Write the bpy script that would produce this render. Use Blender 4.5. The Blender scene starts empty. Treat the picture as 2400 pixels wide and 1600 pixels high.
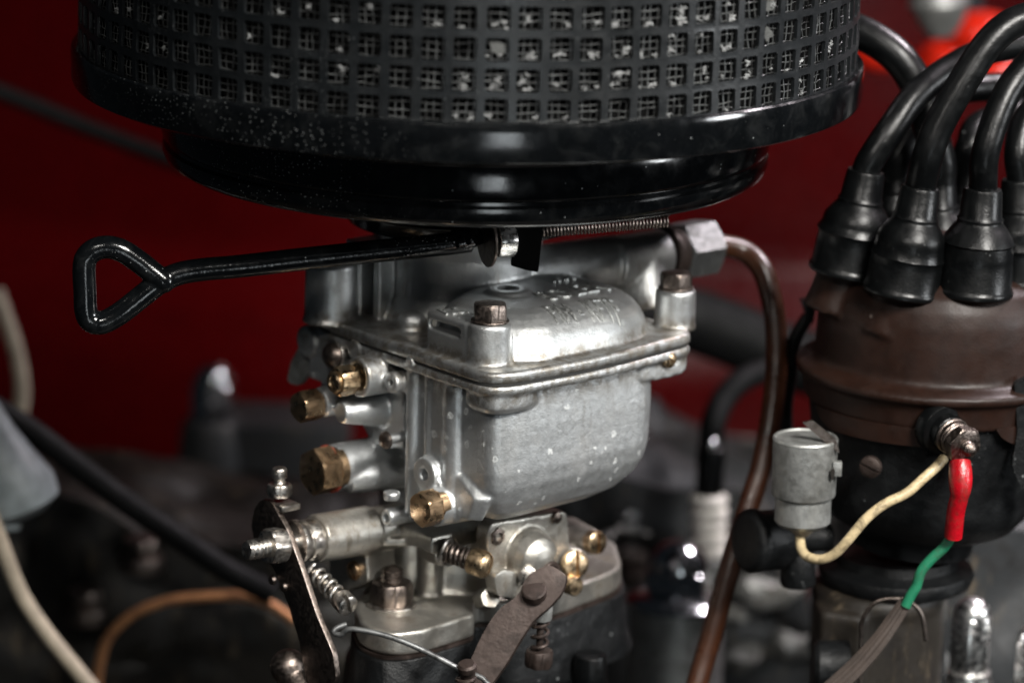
import bpy, bmesh, math, random
from mathutils import Vector, Matrix, noise
from mathutils.bvhtree import BVHTree

# ------------------------------------------------------------------ camera
S = bpy.context.scene
COL = S.collection
S.unit_settings.system = 'METRIC'
S.unit_settings.scale_length = 0.01            # one unit is one centimetre
PITCH, ROLL, DIST, LENS = math.radians(14.5), math.radians(1.2), 88.0, 120.0
FW = Vector((0, math.cos(PITCH), -math.sin(PITCH)))
R0 = Vector((1, 0, 0)); U0 = R0.cross(FW)
RI = R0 * math.cos(ROLL) + U0 * math.sin(ROLL)
UP = U0 * math.cos(ROLL) - R0 * math.sin(ROLL)
CAM = -FW * DIST
cd = bpy.data.cameras.new('camera'); cam = bpy.data.objects.new('camera', cd); COL.objects.link(cam)
cam.matrix_world = Matrix.Translation(CAM) @ Matrix((RI, UP, -FW)).transposed().to_4x4()
cd.lens = LENS; cd.sensor_width = 36; cd.clip_start = 1; cd.clip_end = 2000
cd.dof.use_dof = True; cd.dof.focus_distance = 88.3; cd.dof.aperture_fstop = 0.08
cd.dof.aperture_blades = 0
S.camera = cam

# ------------------------------------------------------------------ world and lamps
w = bpy.data.worlds.new('World'); S.world = w; w.use_nodes = True
bg = w.node_tree.nodes['Background']
bg.inputs[0].default_value = (0.66, 0.82, 1.0, 1); bg.inputs[1].default_value = 0.009
S.view_settings.view_transform = 'Standard'; S.view_settings.look = 'None'
S.view_settings.exposure = 0.0; S.view_settings.gamma = 1

def area(name, loc, target, sx, sy, power, colr, shape='RECTANGLE', spread=180):
    ld = bpy.data.lights.new(name, 'AREA'); ld.shape = shape; ld.size = sx; ld.size_y = sy
    ld.energy = power; ld.color = colr; ld.spread = math.radians(spread)
    o = bpy.data.objects.new(name, ld); COL.objects.link(o)
    o.location = loc
    o.rotation_euler = (Vector(target) - Vector(loc)).to_track_quat('-Z', 'Y').to_euler()
    return o
area('key_lamp', (44, -60, 60), (0, 2, -2), 30, 30, 39000, (1.0, 0.97, 0.92), 'DISK', 76)
area('front_lamp', (-14, -78, 54), (-2, 2, -4), 12, 12, 3000, (1.0, 0.96, 0.9), 'DISK', 60)
area('rear_lamp', (56, 34, 62), (4, 6, 2), 26, 12, 11000, (1.0, 0.90, 0.95), 'RECTANGLE', 50)
area('low_lamp', (16, -84, -16), (2, 0, 2), 12, 26, 850, (0.9, 0.97, 1.0), 'RECTANGLE', 70)
area('side_lamp', (92, -20, 16), (0, 0, -4), 20, 20, 4200, (0.95, 0.98, 1.0), 'DISK', 60)

area('added_ledge_lamp', (50, 18, 66), (12, 60, -12), 30, 8, 2500, (1.0, 0.93, 0.96), 'RECTANGLE', 36)  # added lamp without a known source, for the wing ledge highlight

# ------------------------------------------------------------------ frames
def ray(px, py):
    return (FW * LENS + RI * ((px - 1200) / 2400 * 36) + UP * ((800 - py) / 2400 * 36)).normalized()
def hit(px, py, n, p0):
    d = ray(px, py); return CAM + d * ((p0 - CAM).dot(n) / d.dot(n))
XA, YA, ZA = Vector((1, 0, 0)), Vector((0, 1, 0)), Vector((0, 0, 1))
def P(px, py, y): return hit(px, py, YA, Vector((0, y, 0)))
ANG = math.radians(40)                          # the carburettor stands turned on its flange
CU = Vector((math.cos(ANG), math.sin(ANG), 0)); CV = Vector((-math.sin(ANG), math.cos(ANG), 0)); CW = ZA.copy()
CO = P(1150, 898, 0)
def L(u, v, w_): return CO + CU * u + CV * v + CW * w_
def PU(px, py, u): return hit(px, py, CU, L(u, 0, 0))
def PV(px, py, v): return hit(px, py, CV, L(0, v, 0))
def PW(px, py, w_): return hit(px, py, CW, L(0, 0, w_))

# ------------------------------------------------------------------ materials
class NT:
    def __init__(s, name):
        s.m = bpy.data.materials.new(name); s.m.use_nodes = True
        s.t = s.m.node_tree; s.b = s.t.nodes['Principled BSDF']
        s.tc = s.t.nodes.new('ShaderNodeTexCoord').outputs['Object']
    def n(s, kind, **kw):
        x = s.t.nodes.new(kind)
        for k, v in kw.items():
            if k in x.inputs.keys():
                s.set(x.inputs[k], v)
            else: setattr(x, k, v)
        return x
    def set(s, sock, v):
        if hasattr(v, 'links') or isinstance(v, bpy.types.NodeSocket): s.t.links.new(v, sock)
        else: sock.default_value = v
    def noise(s, scale, detail=4, rough=0.55, vec=None, dist=0.0):
        return s.n('ShaderNodeTexNoise', Vector=vec or s.tc, Scale=scale, Detail=detail, Roughness=rough, Distortion=dist).outputs['Fac']
    def vor(s, scale, feat='F1', vec=None):
        x = s.t.nodes.new('ShaderNodeTexVoronoi'); x.feature = feat
        s.set(x.inputs['Vector'], vec or s.tc); x.inputs['Scale'].default_value = scale; return x
    def ramp(s, fac, a, b, va=0.0, vb=1.0):
        x = s.t.nodes.new('ShaderNodeMapRange'); x.interpolation_type = 'SMOOTHSTEP'
        s.set(x.inputs[0], fac)
        for i, v in enumerate((a, b, va, vb)): x.inputs[i + 1].default_value = v
        return x.outputs[0]
    def mix(s, fac, a, b):
        x = s.t.nodes.new('ShaderNodeMix'); x.data_type = 'RGBA'
        s.set(x.inputs[0], fac)
        for i, v in ((6, a), (7, b)):
            s.set(x.inputs[i], v if isinstance(v, bpy.types.NodeSocket) else (*v, 1))
        return x.outputs[2]
    def math(s, op, a, b=0.0):
        x = s.t.nodes.new('ShaderNodeMath'); x.operation = op; s.set(x.inputs[0], a); s.set(x.inputs[1], b); return x.outputs[0]
    def scaled(s, sx, sy, sz, rot=(0, 0, 0)):
        x = s.t.nodes.new('ShaderNodeMapping'); s.set(x.inputs[0], s.tc)
        x.inputs['Scale'].default_value = (sx, sy, sz); x.inputs['Rotation'].default_value = rot; return x.outputs[0]
    def bump(s, h, strength, dist=0.05, prev=None):
        x = s.t.nodes.new('ShaderNodeBump'); x.inputs['Strength'].default_value = strength
        x.inputs['Distance'].default_value = dist; s.set(x.inputs['Height'], h)
        if prev is not None: s.set(x.inputs['Normal'], prev)
        return x.outputs[0]
    def out(s, col, metal, rough, normal=None, **kw):
        s.set(s.b.inputs['Base Color'], col if isinstance(col, bpy.types.NodeSocket) else (*col, 1))
        s.set(s.b.inputs['Metallic'], metal); s.set(s.b.inputs['Roughness'], rough)
        if normal is not None: s.set(s.b.inputs['Normal'], normal)
        for k, v in kw.items(): s.set(s.b.inputs[k], v)
        return s.m

def m_cast(name, base=(0.42, 0.44, 0.46), grime=(0.13, 0.12, 0.105), rough=0.42, gr=0.5, specks=0.0, fine=1.0, metal=0.9, band=None):
    t = NT(name)
    g = t.ramp(t.noise(0.9, 6, 0.6), 0.48, 0.72, 0.0, gr)
    g2 = t.ramp(t.noise(9, 5, 0.7), 0.55, 0.75, 0.0, gr * 0.5)
    c = t.mix(g, base, grime)
    c = t.mix(g2, c, tuple(x * 0.55 for x in base))
    c = t.mix(t.ramp(t.noise(26, 3, 0.6), 0.35, 0.7, 0, 0.22), c, tuple(min(1, x * 1.4) for x in base))
    # brown run marks left by fuel and oil, drawn out downwards
    st = t.math('MULTIPLY', t.ramp(t.noise(1.0, 5, 0.7, vec=t.scaled(2.4, 2.4, 0.5)), 0.52, 0.72), t.ramp(t.noise(0.55, 3), 0.42, 0.6))
    c = t.mix(t.math('MULTIPLY', st, min(0.75, gr * 1.1)), c, (0.15, 0.115, 0.075))
    if band:                                     # old fuel and dust settled along the joint face
        z_ = t.n('ShaderNodeSeparateXYZ', Vector=t.tc).outputs[2]
        bz = t.ramp(z_, band[0], band[1], 0.0, 1.0) if band[0] > 0 else t.ramp(z_, band[0], band[1], 1.0, 0.0)
        bz = t.math('MULTIPLY', bz, t.ramp(t.noise(2.6, 5, 0.7), 0.38, 0.62, 0.1, 0.75)); c = t.mix(bz, c, (0.17, 0.14, 0.10))
    # tiny dark pits
    pit = t.ramp(t.vor(11).outputs['Distance'], 0.05, 0.13, 1.0, 0.0)
    pm = t.math('MULTIPLY', pit, t.ramp(t.noise(1.6, 3), 0.52, 0.64))
    c = t.mix(pm, c, (0.05, 0.045, 0.04))
    mt = t.math('SUBTRACT', metal, t.math('MULTIPLY', g, 0.45))
    if specks:
        wob = t.t.nodes.new('ShaderNodeVectorMath'); wob.operation = 'ADD'
        nz = t.t.nodes.new('ShaderNodeTexNoise'); t.set(nz.inputs['Vector'], t.tc); nz.inputs['Scale'].default_value = 7
        sc = t.t.nodes.new('ShaderNodeVectorMath'); sc.operation = 'SCALE'; t.set(sc.inputs[0], nz.outputs['Color']); sc.inputs['Scale'].default_value = 0.22
        t.set(wob.inputs[0], t.tc); t.set(wob.inputs[1], sc.outputs[0])
        for k, (scl, keep) in enumerate(((2.3, 0.84), (5.0, 0.93), (3.1, 0.92))):
            v = t.vor(scl, vec=wob.outputs[0])
            d = v.outputs['Distance']
            ring = t.math('MULTIPLY', t.ramp(d, 0.10, 0.17, 0.2, 1), t.ramp(d, 0.19, 0.24, 1, 0))
            sel = t.ramp(t.n('ShaderNodeSeparateColor', Color=v.outputs['Color']).outputs[0], keep, keep + 0.02)
            f = t.math('MULTIPLY', t.math('MULTIPLY', ring, sel), specks)
            c = t.mix(f, c, (0.78, 0.8, 0.78)); mt = t.math('SUBTRACT', mt, t.math('MULTIPLY', f, 0.8))
        f = t.math('MULTIPLY', t.ramp(t.noise(3.2, 6, 0.75), 0.56, 0.72, 0, 0.18), t.ramp(t.noise(14, 4, 0.7), 0.46, 0.6))
        c = t.mix(f, c, (0.6, 0.62, 0.62)); mt = t.math('SUBTRACT', mt, t.math('MULTIPLY', f, 0.5))
    rg = t.ramp(t.noise(5, 5, 0.6), 0.3, 0.75, rough - 0.03, rough + 0.07)
    n1 = t.bump(t.noise(4.5, 3, 0.5, dist=0.3), 0.22 * fine, 0.05)
    n2 = t.bump(t.noise(1.0, 4, 0.6, vec=t.scaled(11, 11, 30, (0.5, 0.3, 0.4))), 0.34 * fine, 0.014, n1)
    n3 = t.bump(t.noise(38, 3, 0.6), 0.55 * fine, 0.010, n2)
    return t.out(c, mt, rg, n3)

def m_metal(name, base, dark, rough=0.3, amt=0.6, scale=3, metal=1.0, bump=0.3, coat=0.0):
    t = NT(name)
    g = t.ramp(t.noise(scale, 6, 0.65, dist=0.4), 0.42, 0.7, 0.0, amt)
    c = t.mix(g, base, dark)
    rg = t.ramp(t.noise(scale * 2.3, 4), 0.3, 0.75, rough, rough + 0.22)
    n = t.bump(t.noise(scale * 5, 4, 0.6), bump, 0.02)
    n = t.bump(t.noise(scale * 1.2, 3, 0.6), bump, 0.03, n)
    return t.out(c, metal, rg, n)

def m_paint(name, base, rough=0.2, dust=0.0, dustcol=(0.42, 0.44, 0.44), dust_scale=14, dmask=(0.5, 0.62), bump=0.05, spec=0.5, wave=0.0, coat=0.0, mscale=0.35, side=None, dirt=0.0):
    t = NT(name)
    c = t.mix(t.ramp(t.noise(2.2, 4), 0.35, 0.7), base, tuple(x * 0.7 for x in base))
    if dirt:
        c = t.mix(t.ramp(t.noise(2.8, 6, 0.7, dist=0.5), 0.45, 0.7, 0, dirt), c, (0.05, 0.035, 0.022))
    rg = t.ramp(t.noise(1.7, 5, 0.6), 0.3, 0.75, rough, rough + 0.12)
    if dust:
        v = t.vor(dust_scale); sel = t.ramp(t.n('ShaderNodeSeparateColor', Color=v.outputs['Color']).outputs[1], 0.45, 0.6)
        f = t.math('MULTIPLY', t.ramp(v.outputs['Distance'], 0.1, 0.24, 1, 0), sel)
        f = t.math('MULTIPLY', t.math('MULTIPLY', f, t.ramp(t.noise(mscale, 5, 0.6), dmask[0], dmask[1])), dust)
        if side:
            sx_ = t.n('ShaderNodeSeparateXYZ', Vector=t.tc).outputs[0]
            f = t.math('MULTIPLY', f, t.ramp(t.math('MULTIPLY', sx_, -1.0), -side[0], -side[1], 0.03, 1.0))
        film = t.ramp(t.noise(1.3, 6, 0.7, dist=0.8), 0.45, 0.75, 0.0, dust * 0.025); f = t.math('MAXIMUM', f, film)
        v2 = t.vor(dust_scale * 0.38); sel2 = t.ramp(t.n('ShaderNodeSeparateColor', Color=v2.outputs['Color']).outputs[0], 0.9, 0.93)
        f2 = t.math('MULTIPLY', t.ramp(v2.outputs['Distance'], 0.06, 0.12, dust, 0), sel2)
        f = t.math('MAXIMUM', f, f2)
        c = t.mix(f, c, dustcol); rg = t.math('ADD', rg, t.math('MULTIPLY', f, 0.5))
    n = t.bump(t.noise(16, 3), bump, 0.02)
    n = t.bump(t.noise(1.1, 2), bump * 1.4 + wave, 0.06, n)
    return t.out(c, 0.0, rg, n, **{'Specular IOR Level': spec, 'Coat Weight': coat})

M = dict(
    body=m_cast('cast_aluminium', (0.53, 0.545, 0.55), specks=0.5, rough=0.42, gr=0.35, band=(1.35, 2.0)),
    lid=m_cast('cast_aluminium_lid', (0.44, 0.45, 0.45), rough=0.39, gr=0.5, band=(-1.62, -1.30)),
    lower=m_cast('dirty_cast_aluminium', (0.42, 0.405, 0.37), grime=(0.085, 0.065, 0.045), rough=0.36, gr=0.95),
    seal=m_paint('gasket_paper', (0.012, 0.012, 0.011), rough=0.7),
    brass=m_metal('brass', (0.62, 0.47, 0.30), (0.17, 0.09, 0.045), 0.24, 0.7, 3, bump=0.14),
    brassdk=m_metal('tarnished_brass', (0.56, 0.39, 0.24), (0.26, 0.16, 0.09), 0.24, 0.6, 1.5, bump=0.14),
    steel=m_metal('worn_steel', (0.6, 0.57, 0.53), (0.12, 0.095, 0.08), 0.25, 0.75, 3, bump=0.2),
    darksteel=m_metal('dark_oxidised_steel', (0.2, 0.165, 0.145), (0.05, 0.04, 0.035), 0.28, 0.7, 5, bump=0.35),
    zinc=m_metal('bright_zinc', (0.9, 0.9, 0.88), (0.4, 0.3, 0.29), 0.2, 0.4, 3, bump=0.15),
    dullzinc=m_metal('dull_zinc', (0.33, 0.335, 0.325), (0.17, 0.17, 0.16), 0.42, 0.8, 2.5, metal=0.7, bump=0.25),
    chrome=m_metal('chrome', (0.62, 0.64, 0.66), (0.3, 0.3, 0.3), 0.07, 0.3, 2, bump=0.03),
    rust=m_metal('rusty_brown_steel', (0.048, 0.034, 0.029), (0.015, 0.010, 0.008), 0.42, 0.9, 1.6, metal=0.55, bump=0.5),
    copper=m_metal('copper_pipe', (0.5, 0.24, 0.11), (0.2, 0.09, 0.05), 0.4, 0.6, 2, metal=0.7),
    redfib=m_paint('red_fibre', (0.36, 0.055, 0.03), rough=0.6),
    black=m_paint('black_gloss_paint', (0.0022, 0.0026, 0.003), rough=0.09, dust=0.55, dust_scale=13, dmask=(0.36, 0.6), mscale=0.6, side=(-0.5, -4.0)),
    handle=m_paint('black_rod_paint', (0.0025, 0.003, 0.0035), rough=0.10, dust=0.6, dust_scale=13, dmask=(0.56, 0.64), bump=0.2, mscale=0.5),
    sheet=m_paint('black_sheet_paint', (0.005, 0.006, 0.0068), rough=0.30, dust=0.3, dust_scale=20, dmask=(0.5, 0.7), bump=0.25),
    wire=m_metal('grey_wire', (0.17, 0.175, 0.175), (0.03, 0.03, 0.03), 0.36, 0.95, 2.2, metal=0.7, bump=0.1),
    reflection=m_cast('pale_head_reflection', (0.2, 0.2, 0.19), grime=(0.03, 0.025, 0.02), rough=0.5, gr=0.95, metal=0.5),  # paler casting tone, light reflections put into the colour
    foot=m_cast('sooty_brown_casting', (0.014, 0.011, 0.008), grime=(0.008, 0.006, 0.005), rough=0.5, gr=0.9, metal=0.1),
    felt=m_paint('packed_dust', (0.06, 0.062, 0.06), rough=0.95, bump=1.5),
    gauze=m_metal('grey_gauze_wire', (0.13, 0.135, 0.135), (0.02, 0.02, 0.02), 0.36, 1.0, 1.3, metal=0.7, bump=0.1),
    letter=m_metal('glint_lettering', (0.5, 0.51, 0.5), (0.3, 0.3, 0.29), 0.38, 0.6, 4, bump=0.2),  # glints on the letters put into the colour, paler than the cover
    connector=m_paint('pale_grey_plastic', (0.20, 0.23, 0.24), rough=0.4),
    capred=m_paint('orange_red_plastic', (0.6, 0.018, 0.006), rough=0.2),
    nut=m_metal('grey_plated_nut', (0.15, 0.155, 0.155), (0.09, 0.09, 0.085), 0.45, 0.7, 2.5, metal=0.8, bump=0.2),
    lint=m_paint('grey_lint', (0.22, 0.225, 0.225), rough=0.9),
    filt=m_paint('filter_element', (0.003, 0.003, 0.003), rough=0.95, spec=0.1),
    rubber=m_paint('black_rubber', (0.002, 0.0023, 0.0025), rough=0.28, spec=0.26, dust=0.3, dust_scale=7, dmask=(0.6, 0.7), bump=0.3, wave=0.15),
    dullblack=m_paint('dull_black_casting', (0.004, 0.0045, 0.005), rough=0.42, spec=0.3, dust=0.35, dust_scale=7, dmask=(0.58, 0.66), bump=0.9, wave=0.5),
    bake=m_paint('brown_bakelite', (0.015, 0.0062, 0.0039), rough=0.42, spec=0.25, dust=0.5, dust_scale=2.6, dmask=(0.64, 0.7), bump=0.2, wave=0.12, dustcol=(0.3, 0.25, 0.22)),
    hose=m_paint('brown_fuel_hose', (0.042, 0.015, 0.007), rough=0.26, bump=0.2, wave=0.1),
    cream=m_paint('cream_insulation', (0.58, 0.46, 0.27), rough=0.4, bump=0.4, dirt=0.7),
    green=m_paint('green_insulation', (0.012, 0.16, 0.08), rough=0.4, bump=0.4, dirt=0.7),
    redpl=m_paint('red_plastic', (0.36, 0.003, 0.009), dirt=0.45, rough=0.25, bump=0.7, wave=0.5),
    sleeve=m_paint('brown_woven_sleeve', (0.04, 0.028, 0.022), rough=0.75, bump=0.8),
    ceramic=m_paint('white_ceramic', (0.8, 0.76, 0.7), rough=0.3),
    beige=m_paint('beige_rubber', (0.34, 0.29, 0.22), rough=0.5),
    greyrub=m_paint('grey_plastic', (0.02, 0.027, 0.031), rough=0.6, spec=0.2),
    matte=m_paint('matte_black_rubber', (0.0035, 0.0038, 0.004), rough=0.6, spec=0.15),
    redbody=m_paint('red_body_paint', (0.062, 0.0008, 0.0013), rough=0.2, bump=0.0, spec=0.35, coat=0.0),
    block=m_cast('grimy_engine_casting', (0.007, 0.006, 0.0045), grime=(0.008, 0.006, 0.004), rough=0.5, gr=0.9, metal=0.15),
    greycast=m_cast('grey_casting', (0.028, 0.03, 0.032), grime=(0.012, 0.01, 0.009), rough=0.5, gr=0.8, metal=0.1),
    bore=m_paint('dark_bore', (0.01, 0.008, 0.006), rough=0.6),
)

# ------------------------------------------------------------------ mesh builder
WLOC = {}
def frame(ax, hint=None):
    z = Vector(ax).normalized()
    h = Vector(hint) if hint is not None else (ZA if abs(z.z) < 0.9 else XA)
    x = (h - z * h.dot(z)).normalized(); return x, z.cross(x), z
class MB:
    def __init__(s): s.bm = bmesh.new()
    def grid(s, rings, close=True, caps=True, loop=False):
        vs = [[s.bm.verts.new(p) for p in r] for r in rings]
        n = len(vs[0]); m = len(vs)
        for i in range(m if loop else m - 1):
            a, b = vs[i], vs[(i + 1) % m]
            for j in range(n if close else n - 1):
                k = (j + 1) % n
                s.bm.faces.new((a[j], a[k], b[k], b[j]))
        if caps and not loop:
            s.bm.faces.new(list(reversed(vs[0]))); s.bm.faces.new(vs[-1])
        return vs
    def lathe(s, o, ax, prof, seg=40, caps=True, hint=None, rot=0.0, ry=1.0):
        """prof: (radius, height along ax); closes with caps where the radius is not zero"""
        x, y, z = frame(ax, hint); rings = []
        for r, h in prof:
            r = max(r, 0.0006)
            rings.append([Vector(o) + z * h + (x * math.cos(rot + 2 * math.pi * j / seg) + y * ry * math.sin(rot + 2 * math.pi * j / seg)) * r for j in range(seg)])
        s.grid(rings, True, caps); return s
    def cyl(s, a, b, ra, rb=None, seg=32, bev=0.0):
        rb = ra if rb is None else rb; a = Vector(a); b = Vector(b); h = (b - a).length
        if bev: pr = [(ra - bev, 0), (ra - bev * 0.3, bev * 0.3), (ra, bev), (rb, h - bev), (rb - bev * 0.3, h - bev * 0.3), (rb - bev, h)]
        else: pr = [(ra, 0), (rb, h)]
        return s.lathe(a, b - a, pr, seg)
    def hexa(s, a, b, r, rot=0.0, cham=0.12, hint=None, foot=True):
        """hexagon prism with rounded-off corners at both ends, r across the corners"""
        x, y, z = frame(Vector(b) - Vector(a), hint); h = (Vector(b) - Vector(a)).length; rings = []
        n = 48
        def hr(t):
            t = (t + math.pi / 6) % (math.pi / 3) - math.pi / 6
            return 0.0, t
        for k, (hh, lim) in enumerate(((0, 0.93 if foot else 1), (cham * 0.15, 1.0), (h - cham * 0.15, 1.0), (h, 0.93))):
            ring = []
            for j in range(n):
                t = 2 * math.pi * j / n
                tt = (t % (math.pi / 3)) - math.pi / 6
                rr = r * math.cos(math.pi / 6) / math.cos(tt)
                top = rr
                over = max(0.0, (rr / r - 0.866) / 0.134)
                dz = cham * over * (1 if k == 2 else (-1 if k == 1 and foot else 0))
                if lim < 1: top = min(rr * 0.955, r * 0.90)
                ring.append(Vector(a) + z * (hh - dz) + (x * math.cos(t + rot) + y * math.sin(t + rot)) * top)
            rings.append(ring)
        s.grid(rings); return s
    def tube(s, pts, r, seg=12, smooth=6, close=False, rfun=None, flat=1.0):
        pts = [Vector(p) for p in pts]
        if smooth: pts = crom(pts, smooth, close)
        n = len(pts); rings = []; x = None
        for i, p in enumerate(pts):
            if close: d = pts[(i + 1) % n] - pts[i - 1]
            else: d = pts[min(i + 1, n - 1)] - pts[max(i - 1, 0)]
            d.normalize()
            if x is None: x = frame(d)[0]
            else: x = (x - d * x.dot(d)).normalized()
            y = d.cross(x); rr = rfun(i / (n - 1)) if rfun else r
            rings.append([p + (x * math.cos(2 * math.pi * j / seg) + y * flat * math.sin(2 * math.pi * j / seg)) * rr for j in range(seg)])
        s.grid(rings, True, not close, close); return s
    def box(s, c, ex, ey, ez, hx, hy, hz):
        c = Vector(c); v = []
        for k in (-1, 1):
            for j in (-1, 1):
                for i in (-1, 1): v.append(s.bm.verts.new(c + Vector(ex) * hx * i + Vector(ey) * hy * j + Vector(ez) * hz * k))
        for q in ((0, 2, 3, 1), (4, 5, 7, 6), (0, 1, 5, 4), (2, 6, 7, 3), (0, 4, 6, 2), (1, 3, 7, 5)):
            s.bm.faces.new([v[i] for i in q])
        return s
    def lbox(s, u0, u1, v0, v1, w0, w1):
        return s.box(L((u0 + u1) / 2, (v0 + v1) / 2, (w0 + w1) / 2), CU, CV, CW, abs(u1 - u0) / 2, abs(v1 - v0) / 2, abs(w1 - w0) / 2)
    def prism(s, pts, vec):
        """closed polygon swept along vec"""
        a = [Vector(p) for p in pts]; s.grid([a, [p + Vector(vec) for p in a]]); return s
    def ball(s, c, r, seg=24, sx=1, sy=1, sz=1):
        mt = Matrix.Translation(Vector(c)) @ Matrix.Diagonal((sx, sy, sz, 1))
        bmesh.ops.create_uvsphere(s.bm, u_segments=seg, v_segments=seg // 2, radius=r, matrix=mt); return s
    def build(s, name, mat, parent=None, remesh=0.0, relax=3, bevel=0.0, smooth=True, subs=0, **props):
        bm = s.bm
        bmesh.ops.recalc_face_normals(bm, faces=bm.faces)
        lo = Vector([min(v.co[i] for v in bm.verts) for i in range(3)]); hi = Vector([max(v.co[i] for v in bm.verts) for i in range(3)])
        c = (lo + hi) / 2
        for v in bm.verts: v.co -= c
        if bevel:
            ed = [e for e in bm.edges if len(e.link_faces) == 2 and e.calc_face_angle(0) > 0.6]
            bmesh.ops.bevel(bm, geom=ed, offset=bevel, segments=2, profile=0.6, affect='EDGES', clamp_overlap=True)
        me = bpy.data.meshes.new(name); bm.to_mesh(me); bm.free()
        o = bpy.data.objects.new(name, me); COL.objects.link(o)
        place(o, c, parent)
        me.materials.append(mat)
        if remesh:
            md = o.modifiers.new('r', 'REMESH'); md.mode = 'VOXEL'; md.voxel_size = remesh
            md = o.modifiers.new('s', 'SMOOTH'); md.factor = 0.5; md.iterations = relax
            bake(o)
        me = o.data
        if smooth:
            for p in me.polygons: p.use_smooth = True
            if not remesh: me.set_sharp_from_angle(angle=math.radians(38))
        for k, v in props.items(): o[k] = v
        return o
def bake(o):
    bpy.context.view_layer.update()
    dg = bpy.context.evaluated_depsgraph_get()
    nm = bpy.data.meshes.new_from_object(o.evaluated_get(dg)); old = o.data
    o.modifiers.clear(); o.data = nm; nm.name = old.name
    bpy.data.meshes.remove(old)
def place(o, loc, parent):
    WLOC[o.name] = Vector(loc)
    if parent is not None:
        o.parent = parent; o.location = Vector(loc) - WLOC[parent.name]
    else: o.location = loc
def thing(name, loc, label, cat, group=None):
    o = bpy.data.objects.new(name, None); COL.objects.link(o); place(o, loc, None)
    o.empty_display_size = 0.5
    return tag(o, label, cat, group)
def tag(o, label, cat, group=None):
    o['label'] = label; o['category'] = cat
    if group: o['group'] = group
    return o
def crom(p, k, close=False):
    out = []; n = len(p)
    for i in range(n if close else n - 1):
        g = (lambda j: p[j % n]) if close else (lambda j: p[max(0, min(n - 1, j))])
        a, b, c, d = g(i - 1), g(i), g(i + 1), g(i + 2)
        for q in range(k):
            t = q / k
            out.append(0.5 * ((2 * b) + (c - a) * t + (2 * a - 5 * b + 4 * c - d) * t * t + (3 * b - a - 3 * c + d) * t ** 3))
    if not close: out.append(p[-1])
    return out
def helix(a, b, r, turns, seg=16, bend=None):
    a = Vector(a); b = Vector(b); x, y, z = frame(b - a); n = int(turns * seg); out = []
    for i in range(n + 1):
        t = i / n; q = 2 * math.pi * turns * t
        c = a.lerp(b, t) + (bend * math.sin(math.pi * t) if bend else Vector())
        out.append(c + (x * math.cos(q) + y * math.sin(q)) * r)
    return out
def slotted(mb, a, ax, r, h, slot, sw=0.07, depth=0.5, dome=0.05):
    """screw head standing on a along ax, slot runs along direction slot"""
    x, y, z = frame(ax, slot); a = Vector(a); hb = h * (1 - depth)
    mb.lathe(a, ax, [(r * 0.97, 0), (r, 0.02), (r, hb)], 36, True)
    for sg in (-1, 1):
        rings = []
        for rr, hh in ((r, hb - 0.002), (r, h - dome - 0.05), (r * 0.96, h - dome), (r * 0.8, h - dome * 0.4), (r * 0.5, h)):
            q = math.asin(min(0.95, sw / 2 / rr)); n = 18
            rings.append([a + z * hh + (x * math.cos(q + (math.pi - 2 * q) * k / n) + y * sg * math.sin(q + (math.pi - 2 * q) * k / n)) * rr for k in range(n + 1)])
        mb.grid(rings)
    return mb
def ring_profile(ro, ri, h, b=0.03):
    return [(ri, 0), (ro - b, 0), (ro, b), (ro, h - b), (ro - b, h), (ri + b, h), (ri, h - b), (ri, 0)]
def ring(mb, a, ax, ro, ri, h, seg=40, b=0.03):
    x, y, z = frame(ax); rings = []
    pr = ring_profile(ro, ri, h, b)[:-1]
    for r, hh in pr: rings.append([Vector(a) + z * hh + (x * math.cos(2 * math.pi * j / seg) + y * math.sin(2 * math.pi * j / seg)) * r for j in range(seg)])
    mb.grid(rings, True, False, True); return mb
def rounded(poly, rad, n=6):
    """round the corners of a 2-D polygon"""
    out = []; m = len(poly)
    for i in range(m):
        a, b, c = (Vector(poly[i - 1]), Vector(poly[i]), Vector(poly[(i + 1) % m]))
        r = rad[i] if isinstance(rad, (list, tuple)) else rad
        d1 = (a - b); d2 = (c - b); r = min(r, d1.length * 0.49, d2.length * 0.49)
        p = b + d1.normalized() * r; q = b + d2.normalized() * r
        for k in range(n + 1):
            t = k / n; out.append(p * (1 - t) ** 2 + b * 2 * t * (1 - t) + q * t * t)
    return out
random.seed(7)

# ================================================================== AIR FILTER
FY = 6.6
FS = 1.004
FA = Vector((0.009, -0.008, 1.0)).normalized()
FC = P(1098, 111, FY) - FA * 0.11
FR = 10.5
def sc(p): return [(r * FS, h * FS) for r, h in p]
fil = thing('air_filter', FC, 'large round black air filter with perforated sheet metal side, mounted on top of the carburettor', 'air filter')
fx, fy, fz = frame(FA, XA)
def FP(r, ang, h): return FC + FA * (h * FS) + (fx * math.cos(ang) + fy * math.sin(ang)) * (r * FS)
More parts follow.
